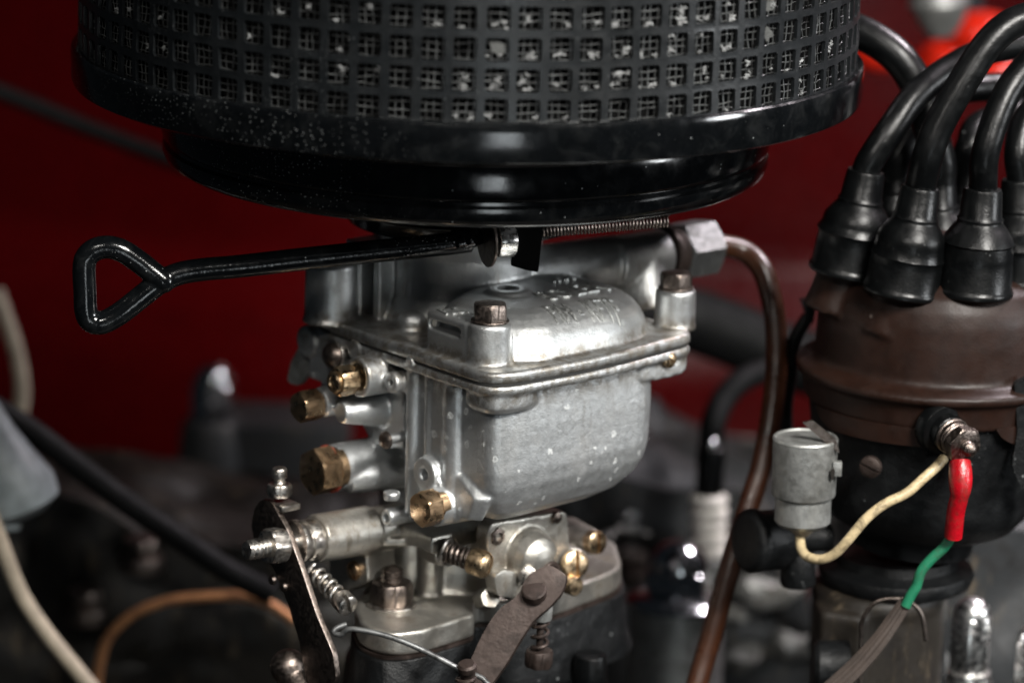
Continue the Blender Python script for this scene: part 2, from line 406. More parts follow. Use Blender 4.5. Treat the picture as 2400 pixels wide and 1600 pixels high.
# lower pan: rim, step and underside
prof = [(9.4, 0.02), (10.42, 0.02), (10.47, 0.06), (10.50, 0.13), (10.60, 0.15), (10.66, 0.11), (10.685, 0.03), (10.69, -0.1), (10.67, -0.72), (10.63, -0.83), (10.5, -0.90), (10.2, -0.93),
        (9.4, -1.0), (8.7, -1.10), (8.32, -1.30), (8.23, -1.45), (8.26, -1.6), (8.26, -2.2), (8.23, -2.30), (8.14, -2.37), (8.14, -2.45), (8.23, -2.52), (8.24, -2.70), (8.15, -2.9), (7.95, -3.04), (7.4, -3.12), (6.2, -3.17), (4.0, -3.22), (3.3, -3.22)]
mb = MB(); mb.lathe(FC, FA, sc(prof), 200, False); mb.build('lower_pan', M['black'], fil)
mb = MB(); mb.lathe(FC + FA * -3.2, FA, sc([(3.0, 0), (3.35, 0), (3.35, -0.5), (3.42, -0.56), (3.42, -1.0), (3.3, -1.1), (3.2, -1.45), (2.9, -1.5)]), 96, False)
mb.build('neck_collar', M['black'], fil)
# perforated sheet
NC, NR = 85, 9
PZ, HB = 0.75, 0.175
mb = MB(); bmv = mb.bm
dA = 2 * math.pi / NC; ph = -math.pi / 2 + 0.08 * dA - dA / 2
z0 = -0.70
hw, hh = 0.372, 0.5 * (PZ - HB) / PZ
cach = {}
def dent(a, h): return 0.05 * noise.noise(Vector((math.cos(a) * 5, math.sin(a) * 5, h * 0.8))) - 0.10 * max(0, noise.noise(Vector((math.cos(a) * 11, math.sin(a) * 11, h * 1.3 + 7))) - 0.38)
def vtx(i, j, fu, fv):
    key = (round((i + fu) * 1000) % (NC * 1000), round((j + fv) * 1000))
    if key not in cach:
        a = ph + (i + fu) * dA; h = z0 + (j + fv) * PZ
        rr = FR - 0.02 + dent(a, h)
        cach[key] = bmv.verts.new(FP(rr, a, h))
    return cach[key]
cc = 0.07
for j in range(NR):
    for i in range(NC):
        jx = 0.022 * random.uniform(-1, 1); jy = 0.022 * random.uniform(-1, 1)
        x0, x1, y0, y1 = .5 - hw + jx, .5 + hw + jx, .5 - hh + jy, .5 + hh + jy
        inn = [(x0 + cc, y0), (x1 - cc, y0), (x1, y0 + cc), (x1, y1 - cc), (x1 - cc, y1), (x0 + cc, y1), (x0, y1 - cc), (x0, y0 + cc)]
        out_ = [(0, 0), (1, 0), (1, 0), (1, 1), (1, 1), (0, 1), (0, 1), (0, 0)]
        iv = []
        for q in inn:
            a = ph + (i + q[0]) * dA; h = z0 + (j + q[1]) * PZ; iv.append(bmv.verts.new(FP(FR - 0.02 + dent(a, h), a, h)))
        for k in range(8):
            k2 = (k + 1) % 8; o1 = vtx(i, j, *out_[k]); o2 = vtx(i, j, *out_[k2])
            if o1 is o2: bmv.faces.new((iv[k], iv[k2], o1))
            else: bmv.faces.new((o1, o2, iv[k2], iv[k]))
ex = bmesh.ops.extrude_face_region(bmv, geom=bmv.faces[:])
for e in ex['geom']:
    if isinstance(e, bmesh.types.BMVert):
        d = e.co - FC; d -= FA * d.dot(FA); e.co -= d.normalized() * 0.09
mb.build('perforated_sheet', M['sheet'], fil)
mb = MB(); mb.lathe(FC, FA, sc([(10.0, -0.02), (10.0, 5.8)]), 120, False); mb.build('filter_element', M['filt'], fil)
# woven wire behind the holes
mb = MB(); NW = NC * 4
for i in range(NW):
    a = ph + (i + 0.25) * 2 * math.pi / NW
    if math.sin(a) > 0.35: continue
    pts = []
    for k in range(15):
        h = -0.05 + k * 0.4
        pts.append(FP(10.30 + 0.03 * math.sin(k * 2.6 + i), a + 0.0065 * noise.noise(Vector((i * 0.7, k * 0.8, 1))), h))
    mb.tube(pts, random.uniform(0.011, 0.018), 4, 0)
for j in range(31):
    pts = []
    for i in range(330):
        a = 2 * math.pi * i / 330
        pts.append(FP(10.31 + 0.035 * math.cos(a * NW * 0.5 + j * 3.14159), a, -0.02 + j * 0.186 + 0.07 * noise.noise(Vector((math.cos(a) * 12, math.sin(a) * 12, j)))))
    mb.tube(pts, random.uniform(0.011, 0.018), 4, 0, True)
mb.build('wire_gauze', M['gauze'], fil, kind='stuff')
# lint caught in the holes
mb = MB()
for c in range(1300):
    col = random.randrange(NC); row = random.choice((1, 2, 2, 2, 3, 3, 3, 4, 4, 5, 6))
    a0 = ph + (col + 0.5 + random.uniform(-0.32, 0.32)) * dA
    if math.sin(a0) > 0.1: continue
    if random.random() > 0.12 + 0.7 * max(0, 1 - abs(a0 + math.pi / 2 - 0.3) / 0.75): continue
    low = random.random() < 0.6
    h0 = z0 + (row + 0.5) * PZ + (random.uniform(-0.26, -0.12) if low else random.uniform(-0.25, 0.25))
    size = random.uniform(0.03, 0.11)
    for q in range(random.randrange(5, 11)):
        pts = []; ca = a0; ch = h0; th = random.uniform(0, 6.28)
        for k in range(4):
            pts.append(FP(10.34 + random.uniform(-0.02, 0.06), ca, ch)); th += random.uniform(-1.2, 1.2)
            ca += math.cos(th) * size / 20; ch += math.sin(th) * size * (0.35 if low else 0.6)
        mb.tube(pts, random.uniform(0.006, 0.02), 3, 0)
    if random.random() < 0.75:
        rg = []; st = random.uniform(0.5, 1)
        for k in range(7):
            th = 2 * math.pi * k / 7; rr = size * random.uniform(0.35, 1.0)
            rg.append(FP(10.35 + random.uniform(0, 0.03), a0 + math.cos(th) * rr / 10.4, h0 + math.sin(th) * rr * (0.4 if low else 0.7) * st))
        mb.grid([rg, [p + fy * 0 - (p - FC).normalized() * 0.03 for p in rg]])
felt = MB()
for c in range(40):
    col = random.randrange(NC); row = random.choice((2, 3, 3, 3, 4)); a0 = ph + (col + 0.5) * dA
    if abs(a0 + math.pi / 2 - 0.45) > 0.75: continue
    h0 = z0 + (row + 0.5) * PZ; rg = []
    for k in range(14):
        th = 2 * math.pi * k / 14; rr = random.uniform(0.12, 0.26)
        rg.append(FP(10.33 + random.uniform(-0.02, 0.03), a0 + math.cos(th) * rr / 10.4, h0 + math.sin(th) * rr))
    felt.grid([rg, [p - (p - FC).normalized() * 0.03 for p in rg]])
felt.build('clogged_dust', M['felt'], fil, kind='stuff')
mb.build('lint', M['lint'], fil, kind='stuff')

# ================================================================== CLAMP HANDLE
hp = [(1105, 565), (1000, 577), (850, 592), (700, 608), (560, 624), (480, 631), (420, 641), (375, 662), (335, 692), (295, 724), (262, 746), (234, 757), (211, 750), (201, 726), (199, 680), (197, 632),
      (202, 604), (222, 585), (252, 579), (285, 587), (320, 609), (352, 634), (384, 660)]
hy = [1.15, 1.05, .9, .75, .6, .5, .42, .35, .3, .25, .2, .15, .12, .1, .1, .1, .12, .15, .2, .25, .3, .3, .28]
hpts = [P(a, b, y + 0.5 + 1.1 * max(0, a - 300) / 800) for (a, b), y in zip(hp, hy)]
hnd = thing('clamp_handle', P(1130, 562, 1.2), 'black painted rod with a triangular loop end, left below the air filter', 'handle')
mb = MB(); mb.tube(hpts, 0.305, 20, 6); mb.ball(hpts[-1], 0.30, 16); mb.build('loop_rod', M['handle'], hnd, remesh=0.04, relax=3)
hd = (hpts[0] - hpts[2]).normalized()
hb = P(1118, 563, 2.8)
mb = MB()
for k in range(9):
    a = random.uniform(0, 6.28); q = hb - hd * (0.55 - 0.07 * k)
    mb.ball(q + Vector((0, math.cos(a), math.sin(a))) * 0.16, 0.2 + 0.03 * random.random(), 12)
mb.build('weld_bead', M['handle'], hnd, remesh=0.045, relax=2)
wn = (XA * 0.86 - YA * 0.5 * -1 * -1 + ZA * 0.04).normalized()
wn = Vector((0.93, 0.36, 0.02)).normalized()
wc = P(1142, 563, 2.8)
mb = MB(); ring(mb, wc - wn * 0.05, wn, 0.72, 0.2, 0.10, 48, 0.025); mb.cyl(wc - wn * 0.06, wc + wn * 0.1, 0.3)
mb.build('washer', M['darksteel'], hnd)
nc_ = P(1181, 560, 2.85)
mb = MB(); mb.hexa(nc_ - wn * 0.24, nc_ + wn * 0.24, 0.52, 0.45, 0.06); mb.build('hex_nut', M['zinc'], hnd)
mb = MB(); bc = P(1231, 560, 1.5)
mb.prism([P(x, y, 2.7) for x, y in rounded([(1204, 478), (1276, 478), (1270, 560), (1262, 638), (1236, 634), (1196, 622), (1208, 560)], 6, 3)], YA * 0.9)
mb.build('clamp_lug', M['filt'], hnd)
spr = MB(); spr.tube(helix(P(1262, 541, 3.0), P(1568, 517, 3.6), 0.16, 38, 12), 0.038, 6, 0)
so = spr.build('coil_spring', M['darksteel'], None); tag(so, 'thin dark coil spring stretched just below the air filter, right of the black clamp', 'spring')

# ================================================================== CARBURETTOR
carb = thing('carburettor', L(2.7, 4.5, -7.6), 'silver cast aluminium carburettor with brass plugs standing under the black air filter', 'carburettor')
def lp(pts, w_): return [L(p[0], p[1], w_) for p in pts]
fl = rounded([(-0.25, -0.38), (3.2, -0.52), (7.25, 0.0), (7.25, 3.6), (6.2, 8.2), (0.2, 8.3), (-0.25, 6.8), (-0.25, 3.5)], [0.9, 1.5, 0.55, 1.2, 1.5, 1.0, 0.8, 0.5], 7)
fl = [(p[0], p[1]) for p in fl]
def inset(poly, d, cx=3.5, cy=3.8, sx=3.7, sy=4.2):
    return [(cx + (x - cx) * (1 - d / sx), cy + (y - cy) * (1 - d / sy)) for x, y in poly]

# ---- float bowl body
b = MB()
b.grid([lp(inset(fl, 0.05), -0.06), lp(fl, -0.11), lp(fl, -0.28), lp(inset(fl, 0.06), -0.33)])
bowl = lambda d, e=0.0: [(p[0], p[1]) for p in rounded([(0.15 + d * 0.7, 0.02 + d * 0.8), (1.5, -0.08 + d * 0.8), (6.12 - d * 1.6, 0.1 + d * 0.8), (6.12 - d * 1.6, 3.6), (0.12 + d, 3.3)], [0.55, 0.5, 0.85, 0.6, 0.3], 7)]
lv = [(0.02, -0.2), (0.0, -1.4), (0.03, -2.6), (0.10, -3.05), (0.26, -3.45), (0.52, -3.8), (0.9, -4.05), (1.4, -4.18)]
b.grid([lp(bowl(d), w_) for d, w_ in lv])
# vertical columns along the left side of the bowl
for (pu, pyy, r, wt, wbt) in (((971, 1000), 0, 0.215, -0.1, -4.35), ((1012, 1000), 0, 0.185, -0.1, -2.85), ((1062, 1000), 0, 0.34, -0.1, -3.4)):
    c = PU(pu[0], pu[1], 0.12); q = c - CO; v = q.dot(CV)
    b.cyl(L(0.10 if r < .3 else .22, v, wt), L(0.10 if r < .3 else .22, v, wbt), r, r, 24)
b.lbox(0.1, 1.2, 2.2, 3.5, -4.3, -0.1)
b.lbox(-0.02, 1.2, 1.95, 2.6, -2.85, -0.1)
# lug below the front corner boss
lg = [(p[0], p[1]) for p in rounded([(-0.12, -0.28), (1.1, -0.36), (1.9, 0.15), (1.0, 1.3), (-0.12, 1.0)], [0.6, 0.5, .3, .3, .3], 6)]
b.grid([lp(lg, -0.2), lp(lg, -0.72), lp(inset(lg, 0.12, .6, .5, .8, .8), -0.85)])
# foot of the bowl with drain boss
b.grid([lp([(0.05, 0.9), (0.3, 0.6), (0.6, 0.9), (0.7, 2.6), (0.05, 2.6)], -3.95), lp([(0.02, 0.6), (0.3, 0.3), (0.7, 0.6), (0.8, 2.6), (0.02, 2.6)], -3.3), lp([(0.05, 1.4), (0.3, 0.9), (0.6, 1.0), (0.8, 2.6), (0.05, 2.6)], -2.8)])
dpl = PU(1010, 1190, -0.45); dq = dpl - CO; dv, dw = dq.dot(CV), dq.dot(CW)
b.cyl(L(-0.42, dv, dw), L(1.2, dv, dw), 0.52, 0.56, 28)
b.cyl(L(0.15, dv - 0.25, dw + 0.02), L(1.9, dv - 1.1, dw + 0.1), 0.46, 0.22, 24)
# ear plate with a hole
ep = PU(994, 1112, -0.28); eq = ep - CO; ev, ew = eq.dot(CV), eq.dot(CW)
b.lathe(L(-0.3, ev, ew), CU, [(0.16, 0.3), (0.16, 0.0), (0.46, 0.0), (0.48, 0.06), (0.48, 0.6)], 28)
b.lathe(L(-0.2, ev - 0.3, ew - 0.25), CU, [(0.3, 0.0), (0.34, 0.6)], 20)
# throat barrel and left hand bosses
b.lathe(L(3.2, 5.3, -5.0), CW, [(2.05, 0), (2.1, 0.4), (2.2, 3.0), (2.4, 4.6), (2.5, 4.9)], 56)
b.lbox(1.5, 2.8, 3.0, 5.8, -4.4, -0.2)
def side(px, py, u):                             # v and w of a point seen on plane u
    q = PU(px, py, u) - CO; return q.dot(CV), q.dot(CW)
def boss(mb, px, py, u, ro, ri=0.0, u1=1.2, depth=0.35, r1=None, dpx=None):
    v, w_ = side(px, py, u); r1 = r1 or ro * 1.05
    pr = [(ri, depth), (ri, 0.0), (ro - 0.03, 0), (ro, 0.04), (r1, u1 - u)] if ri else [(ro - 0.03, 0), (ro, 0.04), (r1, u1 - u)]
    mb.lathe(L(u, v, w_), CU, pr, 32); return v, w_
boss(b, 836, 884, -0.85, 0.55, 0.38, 2.2, r1=0.6)
boss(b, 746, 944, -1.1, 0.42, 0.0, 2.0)
boss(b, 776, 1097, -0.85, 0.645, 0.0, 2.2, r1=0.62)
v_, w_ = side(800, 1120, -0.6); b.cyl(L(-0.5, v_ - 0.1, w_), L(1.6, v_ - 0.5, w_), 0.42, 0.5, 24)
boss(b, 914, 897, -0.42, 0.29, 0.09, 0.6)
boss(b, 957, 848, -0.28, 0.17, 0.05, 0.4, 0.1)
boss(b, 905, 1031, -0.45, 0.14, 0.0, 0.6)
v_, w_ = side(797, 966, -0.95); b.cyl(L(-0.95, v_, w_), L(0.9, v_ - 0.1, w_ - 0.1), 0.30, 0.6, 24)
b.prism([PU(x, y, 0.35) for x, y in [(868, 905), (945, 890), (945, 1050), (905, 1052), (868, 1035), (850, 1000)]], CU * 1.5)
v_, w_ = side(905, 1213, -0.4); b.lathe(L(-0.42, v_, w_), CU, [(0.13, 0.3), (0.13, 0), (0.22, 0), (0.25, 0.04), (0.26, 1.2)], 24)
b.cyl(PV(918, 1170, 3.4), PV(918, 1150, 3.4), 0.22, 0.24, 18)
boss(b, 828, 822, -0.3, 0.3, 0.0, 1.0)
boss(b, 715, 760 + 40, -0.1, 0.45, 0.0, 1.0)
# rear left support web, dark screw seat
b.lbox(0.0, 0.9, 5.8, 7.9, -1.6, -0.2)
b.lbox(0.4, 1.6, 6.4, 7.9, -2.4, -1.2)
# right ear with the small brass screw
er = [PV(x, y, 0.02) for x, y in rounded([(1500, 826), (1612, 800), (1612, 862), (1600, 878), (1536, 892), (1500, 892)], 8, 3)]
b.prism(er, CV * 0.7)
b.build('float_bowl_body', M['body'], carb, remesh=0.05, relax=4)

# gasket
g = MB(); g.grid([lp(inset(fl, 0.03), -0.062), lp(inset(fl, 0.03), 0.0)]); g.build('gasket', M['seal'], carb)

# ---- cover
c = MB()
c.grid([lp(inset(fl, 0.03), -0.005), lp(fl, 0.03), lp(fl, 0.24), lp(inset(fl, 0.07), 0.31)])
BX, BYY = 0.58, 0.78
c.lathe(L(BX, BYY, 0.2), CW, [(0.66, 0), (0.60, 0.18), (0.585, 0.5), (0.575, 1.14), (0.55, 1.18), (0.5, 1.20)], 40)
RX, RY = 6.72, 0.62
q = PW(1581, 762, 0.3) - CO; RX, RY = q.dot(CU), q.dot(CV)
c.lathe(L(RX, RY, 0.2), CW, [(0.60, 0), (0.565, 0.2), (0.555, 1.07), (0.53, 1.12), (0.47, 1.14)], 40)
# domed float chamber top
dome0 = [(0.75, 0.62), (1.6, -0.05), (4.9, 0.1), (6.55, 0.95), (6.7, 3.2), (5.6, 4.5), (2.3, 4.4), (0.3, 3.2)]
dome1 = [(1.35, 1.5), (2.1, 0.9), (4.5, 1.0), (5.6, 1.6), (5.75, 3.0), (5.0, 3.85), (2.6, 3.8), (0.95, 2.9)]
def dome(t, w_):
    return lp([(a[0] * (1 - t) + bb[0] * t, a[1] * (1 - t) + bb[1] * t) for a, bb in zip(rounded(dome0, 1.3, 8), rounded(dome1, 1.1, 8))], w_)
c.grid([dome(-0.10, 0.2), dome(-0.03, 0.33), dome(0.02, 0.5), dome(0.08, 0.7), dome(0.19, 0.92), dome(0.36, 1.13), dome(0.58, 1.29), dome(0.82, 1.4), dome(1.05, 1.45), dome(1.2, 1.46)])
# plug boss on the dome
hq = PW(1191, 676, 1.58) - CO; hu, hv = hq.dot(CU), hq.dot(CV)
c.lathe(L(hu, hv, 1.2), CW, [(0.75, 0), (0.66, 0.25), (0.58, 0.36), (0.50, 0.40), (0.30, 0.40), (0.27, 0.27), (0.0, 0.27)], 40)
# slotted block at the left of the corner boss
tb = rounded([(0.02, 1.1), (1.2, 0.8), (1.6, 2.6), (0.02, 2.72)], 0.08, 3)
tb = [(p[0], p[1]) for p in tb]
c.grid([lp(tb, 0.25), lp(tb, 0.92)])
tb2 = [(x + (0.4 if x < 0.5 else 0), y) for x, y in tb]; c.grid([lp(tb2, 0.88), lp(tb2, 1.26)])
c.grid([lp(tb, 1.18), lp(tb, 1.38)])
c.lbox(0.02, 0.3, 1.1, 1.32, 0.25, 1.3); c.lbox(0.02, 0.16, 2.64, 2.72, 0.25, 1.3)
# air horn
c.lathe(L(3.6, 5.8, 0.2), CW, [(2.6, 0), (2.55, 0.15), (2.38, 0.4), (2.25, 0.8), (2.2, 1.3), (2.22, 1.9), (2.4, 2.4), (2.75, 2.8), (2.95, 3.05), (2.95, 3.9)], 64)
# rear left column and rib, small dome on the flange
q = PW(774, 742, 0.33) - CO; c.lathe(L(q.dot(CU), q.dot(CV), 0.2), CW, [(0.80, 0), (0.72, 0.2), (0.69, 1.6), (0.6, 1.7)], 28)
q = PW(845, 740, 0.33) - CO; c.lbox(q.dot(CU) - .1, q.dot(CU) + 1.4, q.dot(CV) - 0.1, q.dot(CV) + 0.6, 0.2, 2.4)
q = PW(880, 748, 0.33) - CO; c.lbox(q.dot(CU), q.dot(CU) + 1.4, q.dot(CV) - 0.15, q.dot(CV) + 0.15, 0.2, 2.4)
q = PW(965, 770, 0.33) - CO; c.lathe(L(q.dot(CU), q.dot(CV), 0.2), CW, [(0.46, 0), (0.40, 0.2), (0.38, 0.42), (0.28, 0.58), (0.1, 0.64)], 28, ry=1.0)
# inlet tower and horn to the banjo nut
ia = PV(1560, 594, 3.5); iq = ia - CO; iu, iw = iq.dot(CU), iq.dot(CW)
c.cyl(L(4.4, 4.6, iw - 0.2), L(iu - 1.6, 3.65, iw), 0.74, 0.74, 36, 0.12); c.cyl(L(iu - 2.0, 3.6, iw), L(iu - 0.15, 3.5, iw), 0.74, 0.74, 36, 0.1)
c.ball(L(5.7, 4.3, iw - 0.3), 0.85, 24)
c.lbox(5.2, iu - 0.5, 3.7, 4.4, 0.2, iw - 0.1)
c.cyl(L(iu - 1.0, 3.2, 0.2), L(iu - 1.0, 3.4, iw), 0.85, 0.6, 24)
lid = c.build('cover', M['lid'], carb, remesh=0.05, relax=4)

# raised lettering cast on the cover
bpy.context.view_layer.update()
me = lid.data; off = WLOC[lid.name]
bvh = BVHTree.FromPolygons([v.co + off for v in me.vertices], [tuple(p.vertices) for p in me.polygons])
def text(body, p0, p1, size, name='raised_lettering', shear=0.0, ext=0.028, bold=0.006, wmax=1.5):
    """p0 start and p1 end of the base line, in cover coordinates (u, v)"""
    cu = bpy.data.curves.new('t', 'FONT'); cu.body = body; cu.size = 1; cu.extrude = 0.02; cu.offset = bold / size; cu.resolution_u = 3
    o = bpy.data.objects.new('t', cu); COL.objects.link(o); bpy.context.view_layer.update()
    me = bpy.data.meshes.new_from_object(o.evaluated_get(bpy.context.evaluated_depsgraph_get()))
    bpy.data.objects.remove(o); bpy.data.curves.remove(cu)
    bmt = bmesh.new(); bmt.from_mesh(me); bpy.data.meshes.remove(me)
    bmesh.ops.triangulate(bmt, faces=bmt.faces)
    for _ in range(4):
        lg = [e for e in bmt.edges if e.calc_length() > 0.09]
        if lg: bmesh.ops.subdivide_edges(bmt, edges=lg, cuts=1); bmesh.ops.triangulate(bmt, faces=bmt.faces)
    wid = max(v.co.x for v in bmt.verts)
    a = Vector((*p0, 0)); d = Vector((*p1, 0)) - a; ln = d.length; d.normalize(); nrm = Vector((-d.y, d.x, 0))
    for v in bmt.verts:
        q = a + d * (v.co.x / wid * ln) + nrm * (v.co.y * size); top = v.co.z > 0
        wp = L(q.x, q.y, 4.0); h = bvh.ray_cast(wp, -ZA)
        z = h[0].z if h[0] else L(0, 0, 0.3).z
        if z > L(0, 0, wmax).z: z = L(0, 0, wmax - 0.03).z
        v.co = Vector((wp.x, wp.y, z + (ext if top else -0.03)))
    m2 = MB(); m2.bm.free(); m2.bm = bmt
    return m2.build(name, M['letter'], carb)
def cuv(px, py, w_=1.45): q = PW(px, py, w_) - CO; return (q.dot(CU), q.dot(CV))
text('SOLEX', cuv(1292, 704, 1.46), cuv(1432, 677, 1.46), 1.25, ext=0.045, bold=0.012)
text('PIM - KETE', cuv(1303, 739, 1.38), cuv(1470, 711, 1.38), 1.0, ext=0.04, bold=0.008)
text('MADE', cuv(1297, 664, 1.46), cuv(1350, 654, 1.46), 0.75, ext=0.05, bold=0.006)
text('R.S.', cuv(1042, 738, 1.38), cuv(1100, 732, 1.38), 0.8, ext=0.04, bold=0.015)

# bolts holding the cover
def bolt(u, v, w_, r=0.50, h=0.50, rot=0.3, mat='darksteel'):
    o = thing_part('hex_bolt', L(u, v, w_))
    return o
def hexbolt(base, ax, r, h, rot, mat, name='hex_bolt', wr=1.07, parent=carb):
    m_ = MB(); a = Vector(base); z = Vector(ax).normalized()
    m_.cyl(a, a + z * 0.06, r * wr, r * wr, 36, 0.02)
    m_.hexa(a + z * 0.05, a + z * (h + 0.02), r, rot, 0.09, foot=False)
    m_.lathe(a + z * h, z, [(r * 0.80, -0.0), (r * 0.76, 0.03), (r * 0.4, 0.045), (0, 0.05)], 30)
    return m_.build(name, M[mat], parent)
hexbolt(L(BX, BYY, 1.40), CW, 0.475, 0.47, math.radians(35), 'darksteel')
hexbolt(L(RX, RY, 1.335), CW, 0.46, 0.42, math.radians(40), 'darksteel')
# small brass screw on the right ear
m_ = MB(); a = PV(1566, 842, 0.0); slotted(m_, a, -CV, 0.22, 0.16, (CU * 0.75 + CW * -0.6), 0.06); m_.build('screw', M['brass'], carb)
# slotted brass plug with a hollow end (upper)
def plug(px, py, u, r, h, mat, rot=0.0, hollow=0.0, name='hex_plug'):
    v, w_ = side(px, py, u); m_ = MB(); a = L(u, v, w_)
    m_.cyl(a + CU * 0.25, a, r * 0.9, r * 0.9, 32)
    m_.hexa(a, a - CU * h, r, rot, 0.05, foot=False)
    if hollow:
        m_.bm.faces.ensure_lookup_table()
    o = m_.build(name, M[mat], carb)
    if hollow:
        m_ = MB(); ring(m_, a - CU * (h - 0.02), -CU, r * 0.7, hollow, 0.14, 28, 0.03); m_.build('plug_rim', M[mat], o)
        m_ = MB(); m_.cyl(a - CU * (h - 0.01), a - CU * (h + 0.012), hollow + 0.02); m_.build('plug_bore', M['bore'], o)
    return o
plug(824, 888, -0.85, 0.41, 0.52, 'brass', 0.25, 0.13)
plug(742, 946, -1.1, 0.44, 0.62, 'brassdk', 0.05)
plug(774, 1098, -0.93, 0.665, 0.62, 'brassdk', 0.0)
v_, w_ = side(774, 1098, -0.86); m_ = MB(); ring(m_, L(-0.86, v_, w_), -CU, 0.66, 0.3, 0.10, 40); m_.build('fibre_washer', M['redfib'], carb)
plug(1016, 1187, -0.42, 0.50, 0.46, 'brassdk', 0.08)
v_, w_ = side(994, 1112, -0.05); m_ = MB(); m_.cyl(L(-0.06, v_, w_), L(0.1, v_, w_), 0.165); m_.build('bore', M['brassdk'], carb)
v_, w_ = side(905, 1031, -0.45); m_ = MB(); m_.lathe(L(-0.42, v_, w_), -CU, [(0.24, 0), (0.24, 0.08), (0.18, 0.14), (0, 0.17)], 24); m_.build('pin', M['darksteel'], carb)
v_, w_ = side(782, 833, -0.45); m_ = MB(); ring(m_, L(-0.40, v_, w_), -CU, 0.44, 0.2, 0.06); m_.cyl(L(0.4, v_, w_), L(-0.35, v_, w_), 0.3)
m_.build('washer', M['steel'], carb)
m_ = MB(); m_.lathe(L(-0.46, v_, w_), -CU, [(0.36, 0), (0.35, 0.08), (0.26, 0.2), (0.1, 0.26), (0, 0.27)], 30); m_.build('screw', M['darksteel'], carb)
# choke lever plate behind
m_ = MB(); m_.prism([PU(x, y, 0.2) for x, y in rounded([(712, 790), (760, 800), (742, 850), (700, 905), (672, 895), (680, 850)], 10, 3)], CU * 0.15)
m_.build('choke_lever', M['dullzinc'], carb)

# ---- inlet nut, seal ring
a = L(iu - 0.12, 3.5, iw)
m_ = MB(); ring(m_, a, CU, 0.80, 0.3, 0.30, 44, 0.05); ring(m_, a + CU * 0.34, CU, 0.74, 0.3, 0.16, 44, 0.04); m_.build('seal_ring', M['rust'], carb)
m_ = MB(); m_.hexa(a + CU * 0.5, a + CU * 1.75, 0.86, math.radians(22), 0.06); m_.build('inlet_nut', M['nut'], carb)
hn = a + CU * 1.75

# ---- throttle body (lower casting)
b = MB()
WB = -7.1
def bw(px, py, w_=WB): q = PW(px, py, w_) - CO; return (q.dot(CU), q.dot(CV))
foot = [bw(828, 1420), bw(845, 1462), bw(905, 1484), bw(980, 1478), bw(1110, 1438), bw(1113, 1404), bw(1190, 1412), bw(1310, 1388), bw(1462, 1330), bw(1440, 1260), bw(1200, 1230), bw(900, 1300)]
fr = [(p[0], p[1]) for p in rounded(foot, [0.5, .5, .6, .5, .15, .3, .5, .5, .8, .6, .5, .5], 5)]
ctr = (sum(p[0] for p in fr) / len(fr), sum(p[1] for p in fr) / len(fr))
ins = lambda d: [(ctr[0] + (x - ctr[0]) * (1 - d / 3.0), ctr[1] + (y - ctr[1]) * (1 - d / 3.0)) for x, y in fr]
b.grid([lp(ins(0.05), WB - 0.66), lp(ins(0), WB - 0.6), lp(ins(0), WB - 0.06), lp(ins(0.06), WB)])
b.lathe(L(3.2, 5.3, WB - 0.2), CW, [(2.5, 0), (2.3, 0.4), (2.2, 0.8), (2.15, 2.6)], 48)
q = bw(892, 1372); b.lathe(L(q[0], q[1], WB - 0.1), CW, [(0.6, 0), (0.42, 0.2), (0.40, 2.0)], 4, rot=0.9)
q = bw(1006, 1392); b.lathe(L(q[0], q[1], WB - 0.1), CW, [(0.48, 0), (0.34, 0.25), (0.32, 2.0)], 24)
q = bw(960, 1366); b.lathe(L(q[0], q[1], WB - 0.1), CW, [(0.75, 0), (0.72, 2.0)], 24)
b.lbox(0.2, 3.0, 2.6, 5.5, -5.35, -4.9)
sl = [bw(842, 1248, -5.2), bw(868, 1262, -5.2), bw(1000, 1262, -5.2), bw(1050, 1245, -5.2), bw(1250, 1200, -5.2), bw(900, 1180, -5.2)]
b.grid([lp(sl, -5.42), lp(sl, -5.2)])
# spindle boss on the left
def vv(px, py, v=4.6): return PV(px, py, v)
sa, sb = vv(866, 1240), vv(736, 1262)
b.cyl(sb, sa, 0.66, 0.66, 32, 0.04); b.cyl(sa, sa + (sa - sb) * 0.5, 0.6, 0.6, 24)
b.prism([PU(x, y, -0.6) for x, y in [(770, 1308), (858, 1292), (862, 1362), (812, 1386), (772, 1380)]], CU * 1.0)
# pump housing plate and dome on the right
pp = [PV(x, y, 1.7) for x, y in rounded([(1140, 1262), (1150, 1226), (1330, 1196), (1338, 1290), (1290, 1350), (1150, 1352)], 14, 4)]
b.prism(pp, CV * 0.5)
pd = PV(1235, 1298, 1.7); b.lathe(pd + CV * 0.2, -CV, [(0.78, 0), (0.72, 0.5), (0.6, 0.8), (0.35, 0.95), (0.05, 1.0)], 32)
b.cyl(pd, pd + CV * 3, 0.6)
b.cyl(PV(1196, 1370, 1.4), PV(1215, 1360, 2.6), 0.42, 0.45, 10)
b.cyl(PV(1250, 1352, 1.2), PV(1262, 1345, 2.2), 0.36, 0.4, 18)
b.cyl(PV(1344, 1322, 1.6), PV(1300, 1300, 3.2), 0.46, 0.5, 20)
b.cyl(PV(1390, 1270, 2.4), PV(1330, 1250, 4.0), 0.36, 0.5, 20)
b.cyl(PV(1050, 1292, 2.6), PV(1010, 1278, 3.6), 0.42, 0.45, 20)
b.build('throttle_body', M['lower'], carb, remesh=0.05, relax=3)

# spacer and insulating block under it
b = MB(); big = lambda d: [(ctr[0] + (x - ctr[0]) * (1 + d), ctr[1] + (y - ctr[1]) * (1 + d)) for x, y in fr]
b.grid([lp(big(0.01), WB - 0.76), lp(big(0.01), WB - 0.67)]); b.build('base_gasket', M['rust'], carb)

